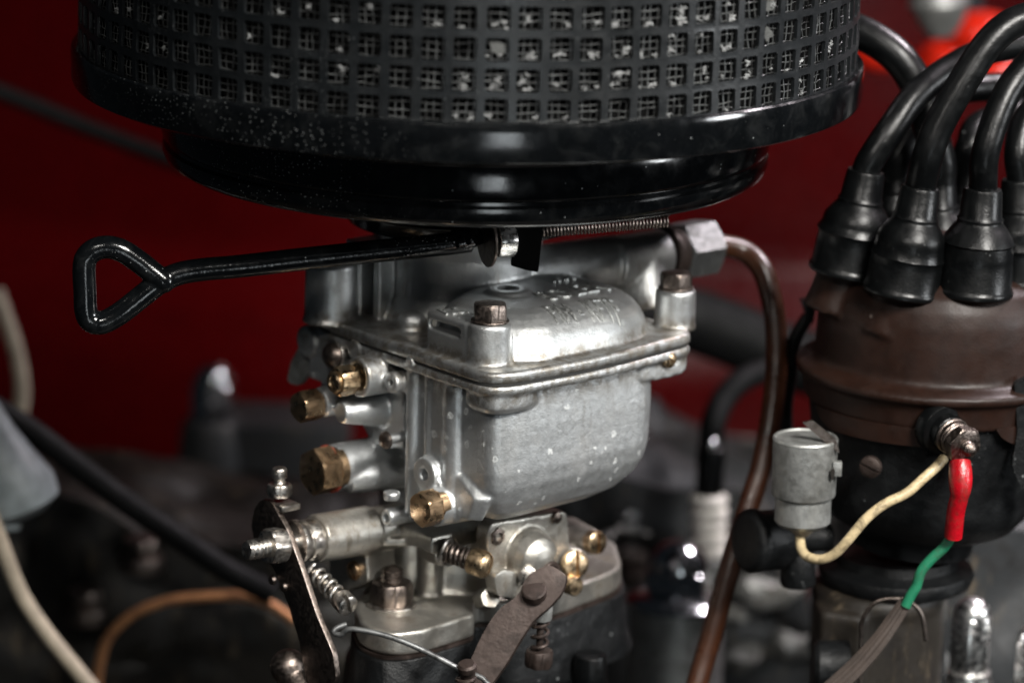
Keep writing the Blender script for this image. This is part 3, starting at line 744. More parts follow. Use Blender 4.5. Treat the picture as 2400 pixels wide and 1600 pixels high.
# threads, nuts
def thread(mb, a, bq, r, pitch=0.09, seg=20):
    a = Vector(a); bq = Vector(bq); h = (bq - a).length; n = max(3, int(h / pitch)); pr = [(r * 0.8, 0)]
    for i in range(n): pr += [(r * 0.84, (i + 0.1) * h / n), (r, (i + 0.5) * h / n), (r * 0.84, (i + 0.9) * h / n)]
    pr += [(r * 0.7, h)]; mb.lathe(a, bq - a, pr, seg); return mb
q = bw(918, 1418); nb = L(q[0], q[1], WB)
m_ = MB(); m_.cyl(nb, nb + CW * 0.08, 0.68, 0.68, 36, 0.02); m_.build('washer', M['steel'], carb)
m_ = MB(); m_.hexa(nb + CW * 0.08, nb + CW * 0.68, 0.60, math.radians(12), 0.12); m_.build('hex_nut', M['darksteel'], carb)
m_ = MB(); thread(m_, nb + CW * 0.3, nb + CW * 1.08, 0.31); m_.lathe(nb + CW * 1.05, CW, [(0.25, 0), (0.18, 0.06), (0, 0.08)], 20); m_.build('stud', M['darksteel'], carb)
# spindle: collar, nut, thread
ax = (sa - sb).normalized()
def on(px): t = (px - 736) / (866 - 736); return sb + (sa - sb) * t
m_ = MB(); m_.cyl(on(712), on(738), 0.56, 0.56, 32, 0.03); m_.cyl(on(700), on(715), 0.46, 0.5, 32); m_.lathe(on(690), ax, [(0.3, 0), (0.6, 0.0), (0.6, 0.12), (0.5, 0.26), (0.5, 0.3)], 36)
m_.build('spindle_collar', M['steel'], carb)
m_ = MB(); m_.hexa(on(628), on(664), 0.50, 0.4, 0.08, hint=ZA); m_.build('hex_nut', M['steel'], carb)
m_ = MB(); thread(m_, on(582), on(640), 0.28, 0.13); m_.cyl(on(640), on(740), 0.25); m_.build('spindle', M['steel'], carb)
# throttle lever plate
uo = (on(672) - CO).dot(CU)
lo_ = rounded([(612, 1168), (636, 1176), (672, 1240), (705, 1330), (742, 1440), (780, 1530), (788, 1592), (764, 1612), (720, 1600), (700, 1500), (676, 1420), (640, 1330), (600, 1290), (588, 1230), (596, 1190)], 10, 3)
m_ = MB(); m_.prism([PU(p[0], p[1], uo) for p in lo_], CU * 0.16); m_.build('throttle_lever', M['darksteel'], carb, bevel=0.02)
for px, py in ((640, 1358), (666, 1374)):
    a = PU(px, py, uo); m_ = MB(); m_.lathe(a, -CU, [(0.14, 0), (0.12, 0.08), (0, 0.1)], 16); m_.build('rivet', M['darksteel'], carb)
# adjusting screw on top of the lever
a = PU(655, 1165, uo + 0.3)
m_ = MB(); thread(m_, a, a + CW * 0.6, 0.17, 0.1); slotted(m_, a + CW * 0.55, CW, 0.2, 0.3, XA * 0.5 + YA, 0.06); m_.build('adjusting_screw', M['steel'], carb)
m_ = MB(); m_.hexa(a + CW * 0.05, a + CW * 0.38, 0.34, 0.2, 0.06); m_.build('hex_nut', M['steel'], carb)
m_ = MB(); m_.box(PU(665, 1183, uo + 0.35), CU, CV, CW, 0.3, 0.35, 0.08); m_.build('lever_tab', M['steel'], carb, bevel=0.02)
# spring loaded stop screw
sdir = (CV * -1 - CW * 0.55).normalized()
a = PU(733, 1338, uo + 0.75); e_ = PU(800, 1404, uo + 0.75)
m_ = MB(); m_.tube(helix(a, e_, 0.23, 5, 16), 0.055, 8, 0); m_.cyl(a, e_, 0.13); m_.build('coil_spring', M['steel'], carb)
sd = (e_ - a).normalized(); m_ = MB(); slotted(m_, e_ - sd * 0.02, sd + Vector((0.3, -0.5, -0.1)), 0.30, 0.42, Vector((0.3, 0.2, -1)), 0.10, 0.55); m_.build('stop_screw', M['steel'], carb)
# brass screw in its square lug
v_, w_ = side(831, 1335, -0.62); m_ = MB(); slotted(m_, L(-0.6, v_, w_), -CU, 0.26, 0.16, CW * 0.8 + CV * 0.7, 0.07); m_.build('screw', M['brassdk'], carb)
# idle mixture screw
a = PV(1052, 1293, 2.4); e_ = PV(1108, 1313, 1.75); sd = (e_ - a).normalized()
m_ = MB(); ring(m_, a - sd * 0.1, sd, 0.40, 0.2, 0.08); m_.build('washer', M['steel'], carb)
m_ = MB(); m_.tube(helix(a, e_, 0.25, 5, 16), 0.05, 8, 0); m_.cyl(a, e_, 0.16); m_.build('coil_spring', M['darksteel'], carb)
m_ = MB(); slotted(m_, e_ - sd * 0.05, sd, 0.37, 0.58, Vector((0.15, 0.1, 1)), 0.09, 0.55, 0.12); m_.build('mixture_screw', M['brass'], carb)
# screws on the pump side
a = PV(1385, 1268, 2.2); m_ = MB(); slotted(m_, a, Vector((0.62, -0.78, 0.12)), 0.33, 0.36, Vector((0.1, 0, 1)), 0.09); m_.build('screw', M['brass'], carb)
a = PV(1342, 1320, 1.5); m_ = MB(); slotted(m_, a, Vector((0.45, -0.85, 0.25)), 0.38, 0.3, Vector((0.1, 0, 1)), 0.1, 0.6); m_.build('screw', M['brass'], carb)
a = PV(1332, 1368, 1.3); m_ = MB(); m_.lathe(a, Vector((0.62, -0.75, 0.05)), [(0.27, 0), (0.27, 0.3), (0.24, 0.34), (0, 0.35)], 28); m_.build('pin', M['brass'], carb)
a = PV(1166, 1256, 1.7); m_ = MB(); m_.lathe(a, -CV, [(0.24, -0.1), (0.24, 0.06), (0.14, 0.08), (0.13, -0.02), (0, -0.03)], 6); m_.build('socket_screw', M['darksteel'], carb)
a = PV(1302, 1212, 1.7); m_ = MB(); m_.lathe(a, -CV, [(0.16, -0.1), (0.15, 0.1), (0, 0.14)], 18); m_.build('socket_screw', M['darksteel'], carb)

m_ = MB(); m_.prism([PV(x, y, 1.25) for x, y in rounded([(1158, 1350), (1182, 1334), (1216, 1342), (1226, 1374), (1204, 1402), (1166, 1396)], 8, 3)], CV * 0.45); m_.build('cam_follower', M['lower'], carb, bevel=0.05)
m_ = MB(); m_.cyl(PV(1236, 1348, 0.95), PV(1246, 1344, 1.7), 0.26, 0.28, 24, 0.04); m_.build('pivot', M['steel'], carb)
m_ = MB(); ring(m_, PV(1288, 1338, 0.95), -CV, 0.30, 0.16, 0.14, 28); m_.build('eyelet', M['rust'], carb)
m_ = MB(); m_.prism([PV(x, y, 2.1) for x, y in rounded([(1122, 1312), (1200, 1322), (1236, 1340), (1230, 1356), (1150, 1345), (1118, 1336)], 6, 3)], CV * 0.12); m_.build('cam_plate', M['steel'], carb, bevel=0.02)
m_ = MB(); m_.hexa(PV(1130, 1405, 2.2), PV(1150, 1400, 1.6), 0.3, 0.2, 0.05); m_.build('hex_plug', M['lower'], carb)

# pump lever strap
pl_ = [(1262, 1330), (1290, 1322), (1330, 1348), (1318, 1388), (1290, 1420), (1248, 1455), (1214, 1508), (1190, 1550), (1150, 1606), (1080, 1640), (1078, 1590), (1100, 1550), (1124, 1497), (1147, 1455), (1170, 1425), (1214, 1394), (1232, 1352)]
pl_ = rounded(pl_, 14, 4)
def stY(py): return 1.2 - (py - 1340) * 0.004
strap = MB(); a_ = [P(p[0], p[1], stY(p[1])) for p in pl_]
strap.grid([a_, [p + Vector((0.05, 0.15, -0.08)) for p in a_]]); so = strap.build('pump_lever', M['rust'], carb, bevel=0.02)
rv = P(1252, 1388, stY(1388) - 0.02); m_ = MB(); m_.lathe(rv, Vector((-0.1, -0.5, 0.85)), [(0.33, -0.1), (0.33, 0.1), (0.29, 0.14), (0, 0.16)], 32); m_.build('rivet', M['rust'], carb)
# spring under the lever, with a hexagon at its foot
sp0 = P(1268, 1432, 1.6); sp1 = P(1264, 1528, 1.6)
m_ = MB(); m_.tube(helix(sp0, sp1, 0.21, 4, 18), 0.05, 8, 0); m_.cyl(sp0, sp1, 0.1); m_.build('coil_spring', M['rust'], carb)
m_ = MB(); m_.hexa(P(1262, 1560, 1.6), P(1264, 1522, 1.6), 0.40, 0.3, 0.08); m_.build('hex_nut', M['rust'], carb)
m_ = MB(); m_.cyl(P(1270, 1452, 1.55), P(1270, 1406, 1.55), 0.27, 0.3, 24, 0.05); m_.build('spring_seat', M['dullzinc'], carb)

# ================================================================== LINK WIRE, PIN AND BALL JOINT
lw = [(812, 1462), (790, 1470), (782, 1482), (800, 1486), (816, 1474), (850, 1476), (910, 1490), (970, 1513), (1030, 1542), (1078, 1568), (1100, 1577), (1130, 1588), (1150, 1612)]
m_ = MB(); m_.tube([P(x, y, 0.6 - i * 0.07) for i, (x, y) in enumerate(lw)], 0.075, 10, 6)
lk = m_.build('link_wire', M['wire'], None); tag(lk, 'thin dark wire link running from the throttle lever to the brown pump lever', 'wire')
pn = thing('link_pin', P(1097, 1568, -0.3), 'small rusty clamp pin holding the wire on the lower end of the brown lever', 'pin')
m_ = MB(); m_.lathe(P(1096, 1572, -0.35), Vector((-0.1, -0.3, 0.95)), [(0.2, -0.2), (0.2, 0.05), (0.26, 0.05), (0.26, 0.2), (0.2, 0.26), (0, 0.28)], 24); m_.build('head', M['rust'], pn)
m_ = MB(); m_.tube(helix(P(1090, 1640, -0.3), P(1092, 1586, -0.3), 0.24, 4, 14), 0.055, 8, 0); m_.build('coil_spring', M['rust'], pn)
bj = thing('ball_joint', P(690, 1600, 1.6), 'dark steel ball joint at the bottom end of the throttle lever', 'ball joint')
bc = P(676, 1562, 1.4); m_ = MB(); m_.ball(bc, 0.50, 32); m_.cyl(bc, P(720, 1640, 0.8), 0.34, 0.42, 28); m_.build('socket', M['darksteel'], bj, remesh=0.04, relax=3)
m_ = MB(); a = P(712, 1560, 1.9); e_ = P(752, 1555, 2.1); d_ = (e_ - a).normalized()
m_.cyl(bc, e_, 0.2); m_.cyl(a, a + d_ * 0.14, 0.34, 0.34, 28, 0.03); m_.cyl(a + d_ * 0.16, a + d_ * 0.3, 0.42, 0.42, 28, 0.03); m_.build('ball_stud', M['steel'], bj)

# ================================================================== INTAKE MANIFOLD (black block under the carburettor)
man = thing('intake_manifold', L(2.7, 4.7, -10), 'dark sooty manifold flange directly under the carburettor base', 'manifold')
b = MB(); b.grid([lp(big(0.10), WB - 2.6), lp(big(0.06), WB - 2.2), lp(big(0.03), WB - 0.82), lp(big(0.02), WB - 0.77)])
b.build('flange', M['dullblack'], man, bevel=0.05)
b = MB(); b.lathe(L(2.7, 4.7, WB - 6.5), CW, [(4.2, 0), (3.2, 2.5), (3.0, 4.2)], 40); b.build('pipe', M['dullblack'], man)
b = MB(); a = P(1382, 1610, 4.5); b.cyl(a, a + ZA * 1.0, 0.5, 0.45, 24, 0.1); b.build('stud_end', M['rubber'], man)

# ================================================================== FUEL HOSE
hs = [(1740, 587), (1784, 628), (1806, 690), (1818, 760), (1820, 850), (1812, 940), (1800, 1020), (1783, 1100), (1760, 1170), (1738, 1240), (1714, 1320), (1688, 1410), (1664, 1500), (1640, 1580), (1620, 1650)]
h0 = hn - CU * 0.3
pts = [h0, hn + CU * 0.25] + [P(x, y, max(3.0, hn.y + 0.4 - i * 0.32)) for i, (x, y) in enumerate(hs)]
m_ = MB(); m_.tube(pts, 0.315, 20, 6); o = m_.build('fuel_hose', M['hose'], None)
tag(o, 'glossy brown fuel hose curving down from the hexagonal inlet nut', 'hose')

# ================================================================== DISTRIBUTOR
DY = 6.5
DC = P(2192, 850, DY)
dist = thing('distributor', DC - ZA * 8, 'ignition distributor with brown bakelite cap and black body, right of the carburettor', 'distributor')
DA = Vector((math.sin(math.radians(0.6)), 0, 1)).normalized()
K = 0.01175
cap = MB()
cap.lathe(DC, DA, [(3.60, -1.0), (3.62, -0.75), (3.66, -0.45), (3.70, -0.28), (3.86, -0.22), (3.90, -0.1), (3.86, 0.02), (3.62, 0.10), (3.42, 0.16), (3.36, 0.3), (3.33, 1.2), (3.28, 1.75), (3.18, 2.15), (3.0, 2.5), (2.7, 2.75), (2.2, 2.95), (1.4, 3.05), (0, 3.1)], 96)
y2 = DY - 2.2; y1 = DY - 0.9; yb = DY + 1.2
BOOTS = [(P(2112, 688, y2), P(2158, 438, y2), 1.0), (P(2281, 690, y2), P(2304, 442, y2), 1.0), (P(1984, 640, y1), P(2030, 400, y1), 1.0), (P(2392, 664, y1), P(2392, 420, y1), 1.0),
         (P(2196, 640, yb), P(2200, 420, yb), 0.9), (P(2080, 600, DY + 2.2), P(2100, 385, DY + 2.2), 0.75), (P(2250, 600, DY + 2.4), P(2262, 380, DY + 2.4), 0.7)]
for p0, p1, br in BOOTS:
    z_ = (p1 - p0).normalized()
    cap.lathe(p0 - z_ * 1.1 + YA * 0.25, z_, [(1.0 * br, 0), (0.86 * br, 0.5), (0.78 * br, 1.0), (0.74 * br, 1.5)], 28)
cap.lathe(DC + DA * 1.5, DA, [(1.3, 0), (0.9, 1.3), (0.76, 2.2)], 28)
cap.build('cap', M['bake'], dist, remesh=0.075, relax=6)
for sx_, ex_ in ((-1, 1),):
    pass
b = MB()
for a0, a1 in ((-1.85, -1.62), (-1.28, -0.95)):
    pass
# skirt segments hanging below the rim
def skirt(a0, a1, h0, h1, taper=0.15):
    m_ = MB(); n = 24; rings = []
    for i in range(n + 1):
        a = a0 + (a1 - a0) * i / n; e = min(i, n - i) / n; dh = h1 * min(1, (e / taper) ** 0.6 if e < taper else 1)
        d = Vector((math.cos(a), math.sin(a), 0))
        rings.append([DC + d * 3.66 + DA * h0, DC + d * 3.66 + DA * (h0 - dh - 0.05), DC + d * 3.45 + DA * (h0 - dh - 0.05), DC + d * 3.45 + DA * h0])
    m_.grid(rings); return m_
skirt(-2.75, -1.48, -0.9, 0.45).build('cap_skirt', M['bake'], dist)
skirt(-1.20, -0.15, -0.9, 0.45).build('cap_skirt', M['bake'], dist)
b = MB()
DB = (DC - P(2128, 1300, DY)).normalized(); DO = DC - DA * 0.5 + DB * 0.5
b.lathe(DO, DB, [(3.45, -0.7), (3.42, -1.2), (3.35, -1.6), (3.22, -2.2), (3.18, -3.4), (3.08, -3.9), (2.75, -4.35), (2.2, -4.65), (1.75, -4.8), (1.7, -5.3)], 80)
b.build('body', M['dullblack'], dist)
b = MB(); b.lathe(P(2102, 1292, DY), ZA, [(1.7, 0.0), (1.75, -0.25), (2.15, -0.4), (2.2, -0.55), (2.12, -0.8), (1.8, -0.9), (1.5, -1.1), (1.5, -6)], 56); b.build('lower_collar', M['dullblack'], dist)
b = MB(); fc_ = P(2062, 1362, 6.3); b.lathe(fc_, -ZA, [(1.2, -0.05), (1.75, 0.0), (1.9, 0.12), (1.92, 0.4), (1.86, 0.6), (1.86, 6)], 44); b.lathe(fc_ + Vector((-0.9, -1.0, -0.35)), -ZA, [(1.0, 0), (1.12, 0.1), (1.15, 5)], 6, rot=0.4)
b.build('clamp_block', M['foot'], dist, remesh=0.09, relax=5)
b = MB(); b.tube([P(x, y, 3.3) for x, y in [(2015, 1640), (2018, 1500), (2022, 1450), (2050, 1412), (2090, 1402), (2130, 1408), (2160, 1440), (2170, 1500)]], 0.065, 10, 5); b.build('clamp_clip', M['darksteel'], dist)
# terminal assembly
ta = P(2218, 1010, DY - 3.75); td = Vector((0.42, -0.86, -0.16)).normalized()
b = MB(); b.lathe(ta - td * 0.4, td, [(0.74, 0), (0.74, 0.25), (0.68, 0.34), (0.52, 0.38), (0.5, 0.62), (0.46, 0.66)], 36); b.build('insulator', M['rubber'], dist)
b = MB()
for i, r in enumerate((0.50, 0.44, 0.47)): ring(b, ta + td * (0.26 + i * 0.13), td, r, 0.15, 0.10, 36, 0.03)
b.build('washer_stack', M['darksteel'], dist)
ring(MB(), ta, td, .5, .2, .1).bm.free()
b = MB(); b.hexa(ta + td * 0.66, ta + td * 0.98, 0.52, 0.3, 0.05); b.build('hex_nut', M['darksteel'], dist)
b = MB(); thread(b, ta + td * 0.9, ta + td * 1.25, 0.2); b.lathe(ta + td * 1.25, td, [(0.17, 0), (0.1, 0.08), (0, 0.1)], 20); b.build('stud', M['darksteel'], dist)
a = P(2042, 1092, DY - 3.1); b = MB(); slotted(b, a, Vector((-0.35, -0.9, 0.0)), 0.31, 0.2, Vector((0.9, -0.2, -0.35)), 0.07); b.build('screw', M['rust'], dist)
# spring clip at the right
b = MB(); b.prism([P(x, y, DY - 3.2) for x, y in rounded([(2378, 900), (2420, 880), (2430, 1170), (2395, 1150), (2372, 1090), (2385, 1010)], 8, 3)], YA * 0.3); b.build('spring_clip', M['dullblack'], dist)
b = MB(); b.prism([P(x, y, DY - 3.6) for x, y in rounded([(1880, 990), (1905, 985), (1960, 1030), (1968, 1062), (1950, 1050)], 4, 3)], YA * 0.08); b.build('condenser_bracket', M['darksteel'], dist)
# vacuum unit
va = P(1748, 1268, 4.4); vb = P(1850, 1262, 5.0)
b = MB(); b.lathe(va, vb - va, [(0.0, -0.05), (0.7, -0.03), (0.84, 0.03), (0.9, 0.12), (0.9, 0.3), (0.84, 0.4), (0.84, 1.0), (0.7, 1.3), (0.4, 1.4), (0.4, 2.6)], 44); b.build('vacuum_unit', M['dullblack'], dist)
b = MB(); b.cyl(P(1870, 1370, 5), P(1870, 1290, 5), 0.5, 0.45, 20, 0.08); b.build('lug', M['dullblack'], dist)
b = MB(); b.lathe(P(1905, 1560, 4), P(2000, 1560, 4) - P(1905, 1560, 4), [(0.0, 0), (0.62, 0.02), (0.72, 0.14), (0.72, 1.0)], 32); b.build('side_plug', M['dullblack'], dist)

# condenser
cn = thing('condenser', P(1885, 1240, 3.4), 'dull zinc cylindrical condenser clipped to the left side of the distributor', 'condenser')
c0 = P(1880, 1232, 3.4); c1 = P(1888, 1026, 3.4); cx_ = (c1 - c0).normalized(); hgt = (c1 - c0).length
b = MB(); b.lathe(c0, cx_, [(0.5, 0.0), (0.66, 0.04), (0.76, 0.16), (0.76, 0.84), (0.74, 0.86)], 44); b.build('lower_can', M['dullzinc'], cn)
b = MB(); b.lathe(c0 + cx_ * 0.86, cx_, [(0.78, 0.0), (0.84, 0.03), (0.865, 0.08), (0.88, hgt - 0.95), (0.89, hgt - 0.88), (0.86, hgt - 0.83), (0.82, hgt - 0.83), (0.80, hgt - 0.87), (0.3, hgt - 0.83), (0, hgt - 0.83)], 48); b.build('upper_can', M['dullzinc'], cn)
b = MB(); b.lathe(c0, -cx_, [(0.36, -0.02), (0.33, 0.12), (0.2, 0.26), (0.12, 0.28)], 24); b.build('seal_cone', M['beige'], cn)
b = MB(); a = P(1962, 1097, 2.9); b.box(a, XA, YA, ZA, 0.12, 0.1, 0.2); b.build('clip_tab', M['dullzinc'], cn, bevel=0.02)
b = MB(); b.lathe(P(1950, 1110, 2.75), Vector((0.75, -0.65, 0)), [(0.16, 0), (0.16, 0.03)], 16, ry=0.6, hint=ZA); b.build('slot_hole', M['bore'], cn)

# wires
def wire(name, pts, r, mat, label, cat='wire', seg=12, **k):
    m_ = MB(); m_.tube(pts, r, seg, 6, **k); o = m_.build(name, M[mat], None); tag(o, label, cat); return o
cw_ = [(1876, 1250), (1876, 1272), (1880, 1290), (1895, 1305), (1925, 1310), (1955, 1298), (1985, 1268), (2030, 1215), (2075, 1180), (2125, 1155), (2165, 1120), (2195, 1093), (2212, 1074)]
wire('cream_wire', [P(x, y, 3.4 - 1.6 * math.sin(math.pi * i / 14)) for i, (x, y) in enumerate(cw_)], 0.135, 'cream', 'cream insulated wire from the condenser tip up to the distributor terminal')
gw = thing('green_wire', P(2235, 1255, 1.6), 'green wire with a red crimp sleeve hanging from the distributor terminal', 'wire')
b = MB(); b.tube([P(x, y, 1.9) for x, y in [(2234, 1248), (2214, 1280), (2180, 1312), (2158, 1340), (2148, 1372), (2134, 1396), (2122, 1420)]], 0.145, 12, 6); b.build('insulation', M['green'], gw)
b = MB(); b.tube([P(2250, 1080, 1.75), P(2251, 1110, 1.6), P(2251, 1140, 1.5), P(2248, 1165, 1.5), P(2240, 1200, 1.6), P(2234, 1256, 1.7)], 0.3, 24, 6, rfun=lambda t: (0.34 + 0.05 * math.sin(min(1, t / 0.5) * math.pi)) if t < 0.5 else 0.30 + 0.04 * max(0, 1 - (t - 0.5) / 0.08), flat=0.8); b.build('crimp_sleeve', M['redpl'], gw)
sv = MB()
base = [P(2122, 1410, 2.0), P(2095, 1452, 1.9), P(2060, 1500, 1.7), P(2015, 1552, 1.5), (P(1965, 1600, 1.3)), P(1920, 1640, 1.1)]
for k in range(9):
    a = 2 * math.pi * k / 9; of = Vector((math.cos(a), 0.6 * math.sin(a), 0.5 * math.sin(a))) * 0.22
    sv.tube([p + of * (0.55 + 0.12 * i) + Vector((random.uniform(-1, 1), 0, random.uniform(-1, 1))) * 0.012 for i, p in enumerate(base)], 0.085, 7, 5)
o = sv.build('wire_sleeve', M['sleeve'], None); tag(o, 'frayed brown woven sleeve below the green wire', 'sleeve')
# frayed ends
# ignition leads with boots
def boot_lead(base, top, pts, label, rad=0.30, skirt_=True, br=1.0):
    br *= 1.12; rad *= 1.2
    v1, v2, v3 = (random.uniform(-0.03, 0.03) for _ in range(3))
    t = thing('ignition_lead', base, label, 'ignition lead', 'black ignition leads on the distributor cap')
    z = (top - base); h = z.length; s_ = br
    b = MB(); b.lathe(base, z, [(0.90 * s_, 0), (0.95 * s_, 0.05), (0.96 * s_, 0.13), (0.93 * s_, 0.19), (0.90 * s_, 0.26), (0.89 * s_, h * .28), (0.87 * s_, h * (.34 + v1)), (0.90 * s_ + v2, h * (.38 + v1)), (0.87 * s_, h * (.42 + v1)), (0.83 * s_, h * .48), (0.85 * s_ - v2, h * (.51 + v3 * .5)), (0.80 * s_, h * .56), (0.66 * s_, h * .64), (0.57 * s_, h * .68), (0.55 * s_, h * .70), (0.56 * s_, h * .72), (0.51 * s_, h * .75), (0.47 * s_, h * .97), (0.44 * s_, h), (0.34 * s_, h + 0.01)], 44)
    b.build('boot', M['rubber'], t)
    b = MB(); b.tube([top - z.normalized() * 0.6, top + z.normalized() * 0.05] + pts, rad, 20, 6); b.build('cable', M['rubber'], t)
    return t
def bb(x, y, Y): return P(x, y, Y)
boot_lead(*BOOTS[0][:2], [P(2176, 360, y2 - .3), P(2205, 285, y2 - .2), P(2262, 185, y2), P(2320, 100, y2 + .3), P(2380, 52, y2 + .6), P(2460, 30, y2 + .9)], 'ignition lead rising from the front left boot and curving off to the right', 0.35)
boot_lead(*BOOTS[1][:2], [P(2308, 370, y2 - .2), P(2330, 290, y2), P(2368, 205, y2 + .4), P(2430, 130, y2 + 1)], 'ignition lead in the front right boot, nearest the picture edge and upright', 0.32)
boot_lead(*BOOTS[2][:2], [P(2050, 360, y1), P(2090, 300, y1 + .2), P(2150, 220, y1 + .8), P(2230, 160, y1 + 1.6), P(2320, 118, y1 + 2.2), P(2440, 100, y1 + 2.8)], 'ignition lead in the leftmost boot, crossing behind the front left lead', 0.33)
boot_lead(*BOOTS[3][:2], [P(2386, 360, y1), P(2400, 290, y1 + .4), P(2440, 240, y1 + .8)], 'ignition lead in the boot cut off by the right picture edge', 0.32)
yb = DY + 1.2
boot_lead(*BOOTS[4][:2], [P(2200, 380, yb), P(2180, 300, yb), P(2158, 220, yb + .2), P(2110, 140, yb + .3), P(2040, 88, yb + .6), P(1960, 58, yb + 1), P(1860, 50, yb + 1.5)], 'ignition lead arching left from the rear of the cap to behind the air filter', 0.40, br=0.9)
boot_lead(*BOOTS[5][:2], [P(2130, 330, DY + 2.4), P(2190, 240, DY + 3), P(2260, 210, DY + 4), P(2440, 200, DY + 5)], 'short dark ignition lead behind the leftmost boot', 0.34, br=0.75)
boot_lead(*BOOTS[6][:2], [P(2272, 340, DY + 2.4), P(2300, 290, DY + 3), P(2440, 250, DY + 4)], 'ignition lead half hidden between the two front right boots', 0.32, br=0.7)

# dark cable behind the distributor
wire('black_cable', [P(1895, 740, 9), P(1862, 800, 9), P(1852, 880, 9.2), P(1842, 960, 9.5), P(1850, 1040, 10), P(1880, 1100, 10)], 0.2, 'rubber', 'thin black cable running down left of the distributor cap', 'cable')
b = MB(); a = P(1905, 720, 9); b.prism([P(x, y, 8.6) for x, y in [(1876, 706), (1900, 704), (1912, 730), (1906, 760), (1890, 745)]], YA * 0.4); o = b.build('black_tab', M['rubber'], None); tag(o, 'small black tab sticking up beside the left shoulder of the distributor cap', 'tab')

def PB(px, py, y): return P(px, py, y * 1.4)          # these stand well behind the carburettor
# ================================================================== BACKGROUND, RIGHT
# red sheet metal: the inner wing and its ledge
def sheet(name, rows, mat, kind='structure', thick=0.0, smoothn=4):
    m_ = MB(); m_.grid(rows, False, False); o = m_.build(name, mat, None); 
    if kind: o['kind'] = kind
    if thick:
        for p in []: pass
    return o
ZL = P(1900, 712, 60).z
xs = [-90 + i * 4 for i in range(42)]
prof_w = [(45, 44), (45, 28), (45, 20), (45, 10), (45, 3), (45, 2), (45, 1.4), (44.9, 1.0), (44.7, 0.7), (43.7, -0.6), (43.2, -1.3), (43.0, -1.7), (42.9, -2.2), (42.4, -3.2), (42.4, -4.5), (42.5, -8), (50, -50)]
rows = []
for y_, dz in prof_w:
    rows.append([Vector((x, y_ + 17 + 0.7 * noise.noise(Vector((x * 0.07, dz * 0.06, 3))) + (0 if x > -10 else (-(x + 10) * 0.5)), ZL + dz)) for x in xs])
m_ = MB(); m_.grid(rows, False, False)
o = m_.build('inner_wing', M['redbody'], None); o['kind'] = 'structure'
# engine base
m_ = MB(); rows = []
for j in range(46):
    rows.append([Vector((x, -12 + j * 1.7, -36 + 1.5 * noise.fractal(Vector((x * 0.16, j * 0.18, 0)), 1.0, 2.0, 4))) for x in [-48 + i * 1.6 for i in range(64)]])
m_.grid(rows, False, False); o = m_.build('engine_block', M['block'], None); o['kind'] = 'structure'
# cylinder head slabs on the right
def slab(name, pts, y, dep, mat, label, cat, bev=0.0, amp=0.55):
    m_ = MB(); m_.prism([PB(a, b_, y) for a, b_ in pts], Vector((0, dep, 0)))
    bmesh.ops.triangulate(m_.bm, faces=m_.bm.faces)
    for _ in range(7):
        lg = [e for e in m_.bm.edges if e.calc_length() > 0.9]
        if lg: bmesh.ops.subdivide_edges(m_.bm, edges=lg, cuts=1); bmesh.ops.triangulate(m_.bm, faces=m_.bm.faces)
    for v in m_.bm.verts:
        q = v.co * 0.33; v.co += noise.noise_vector(q) * amp * 1.6 + noise.noise_vector(v.co * 1.1) * amp * 0.5
    o = m_.build(name, M[mat], None, bevel=bev); tag(o, label, cat); return o
slab('cylinder_head', rounded([(1290, 1180), (1480, 1120), (1560, 1130), (1760, 1190), (1900, 1330), (1930, 1720), (1200, 1720)], 20, 4), 18, 9, 'greycast', 'grey cylinder head casting blurred behind the float bowl', 'cylinder head')
slab('rocker_cover', rounded([(1420, 1010), (1800, 1075), (2480, 1150), (2480, 1420), (1420, 1250)], 12, 3), 28, 3, 'greycast', 'dark grey rocker cover edge far behind the float bowl', 'engine cover')
slab('exhaust_flange', rounded([(1960, 1290), (2480, 1220), (2480, 1720), (1960, 1720)], 20, 4), 9, 5, 'greycast', 'grey metal bracket surface right of the distributor foot', 'casting')
# black radiator hose
wire('radiator_hose', [PB(x, y, 22) for x, y in [(1450, 720), (1600, 745), (1720, 785), (1830, 830), (2000, 880)]], 1.15, 'matte', 'thick black rubber hose crossing behind the carburettor on the right', 'hose', 24)
# spark plug and cap
sp = thing('spark_plug', PB(1655, 1310, 16), 'blurred spark plug with white ribbed ceramic and black cap right of the float bowl', 'spark plug')
a = PB(1660, 1302, 16); t_ = PB(1662, 1155, 16); z = t_ - a; h = z.length; pr = [(0.4, 0)]
for k in range(5): pr += [(0.46, h * (k + 0.05) / 5), (0.62, h * (k + 0.3) / 5), (0.62, h * (k + 0.7) / 5), (0.46, h * (k + 0.95) / 5)]
b = MB(); b.lathe(a, z, pr + [(0.42, h)], 32); b.build('insulator', M['ceramic'], sp)
b = MB(); b.hexa(a - ZA * 0.9, a, 0.8, 0.2); b.build('hex_body', M['dullzinc'], sp)
b = MB(); b.lathe(t_, PB(1668, 1030, 16) - t_, [(0.42, 0), (0.46, 0.1), (0.46, 0.9), (0.5, 1.1), (0.46, 1.6), (0.3, 1.75), (0.0, 1.8)], 32); b.build('plug_cap', M['rubber'], sp)
b = MB(); b.tube([PB(1668, 1040, 16), PB(1672, 990, 16), PB(1700, 930, 16.5), PB(1750, 885, 17), PB(1830, 860, 18)], 0.42, 14, 6); b.build('cable', M['matte'], sp)
b = MB(); b.ball(PB(1668, 1040, 15.7), 0.24, 16); b.build('highlight_ball', M['chrome'], sp)  # added chrome ball that makes the highlight on the plug cap
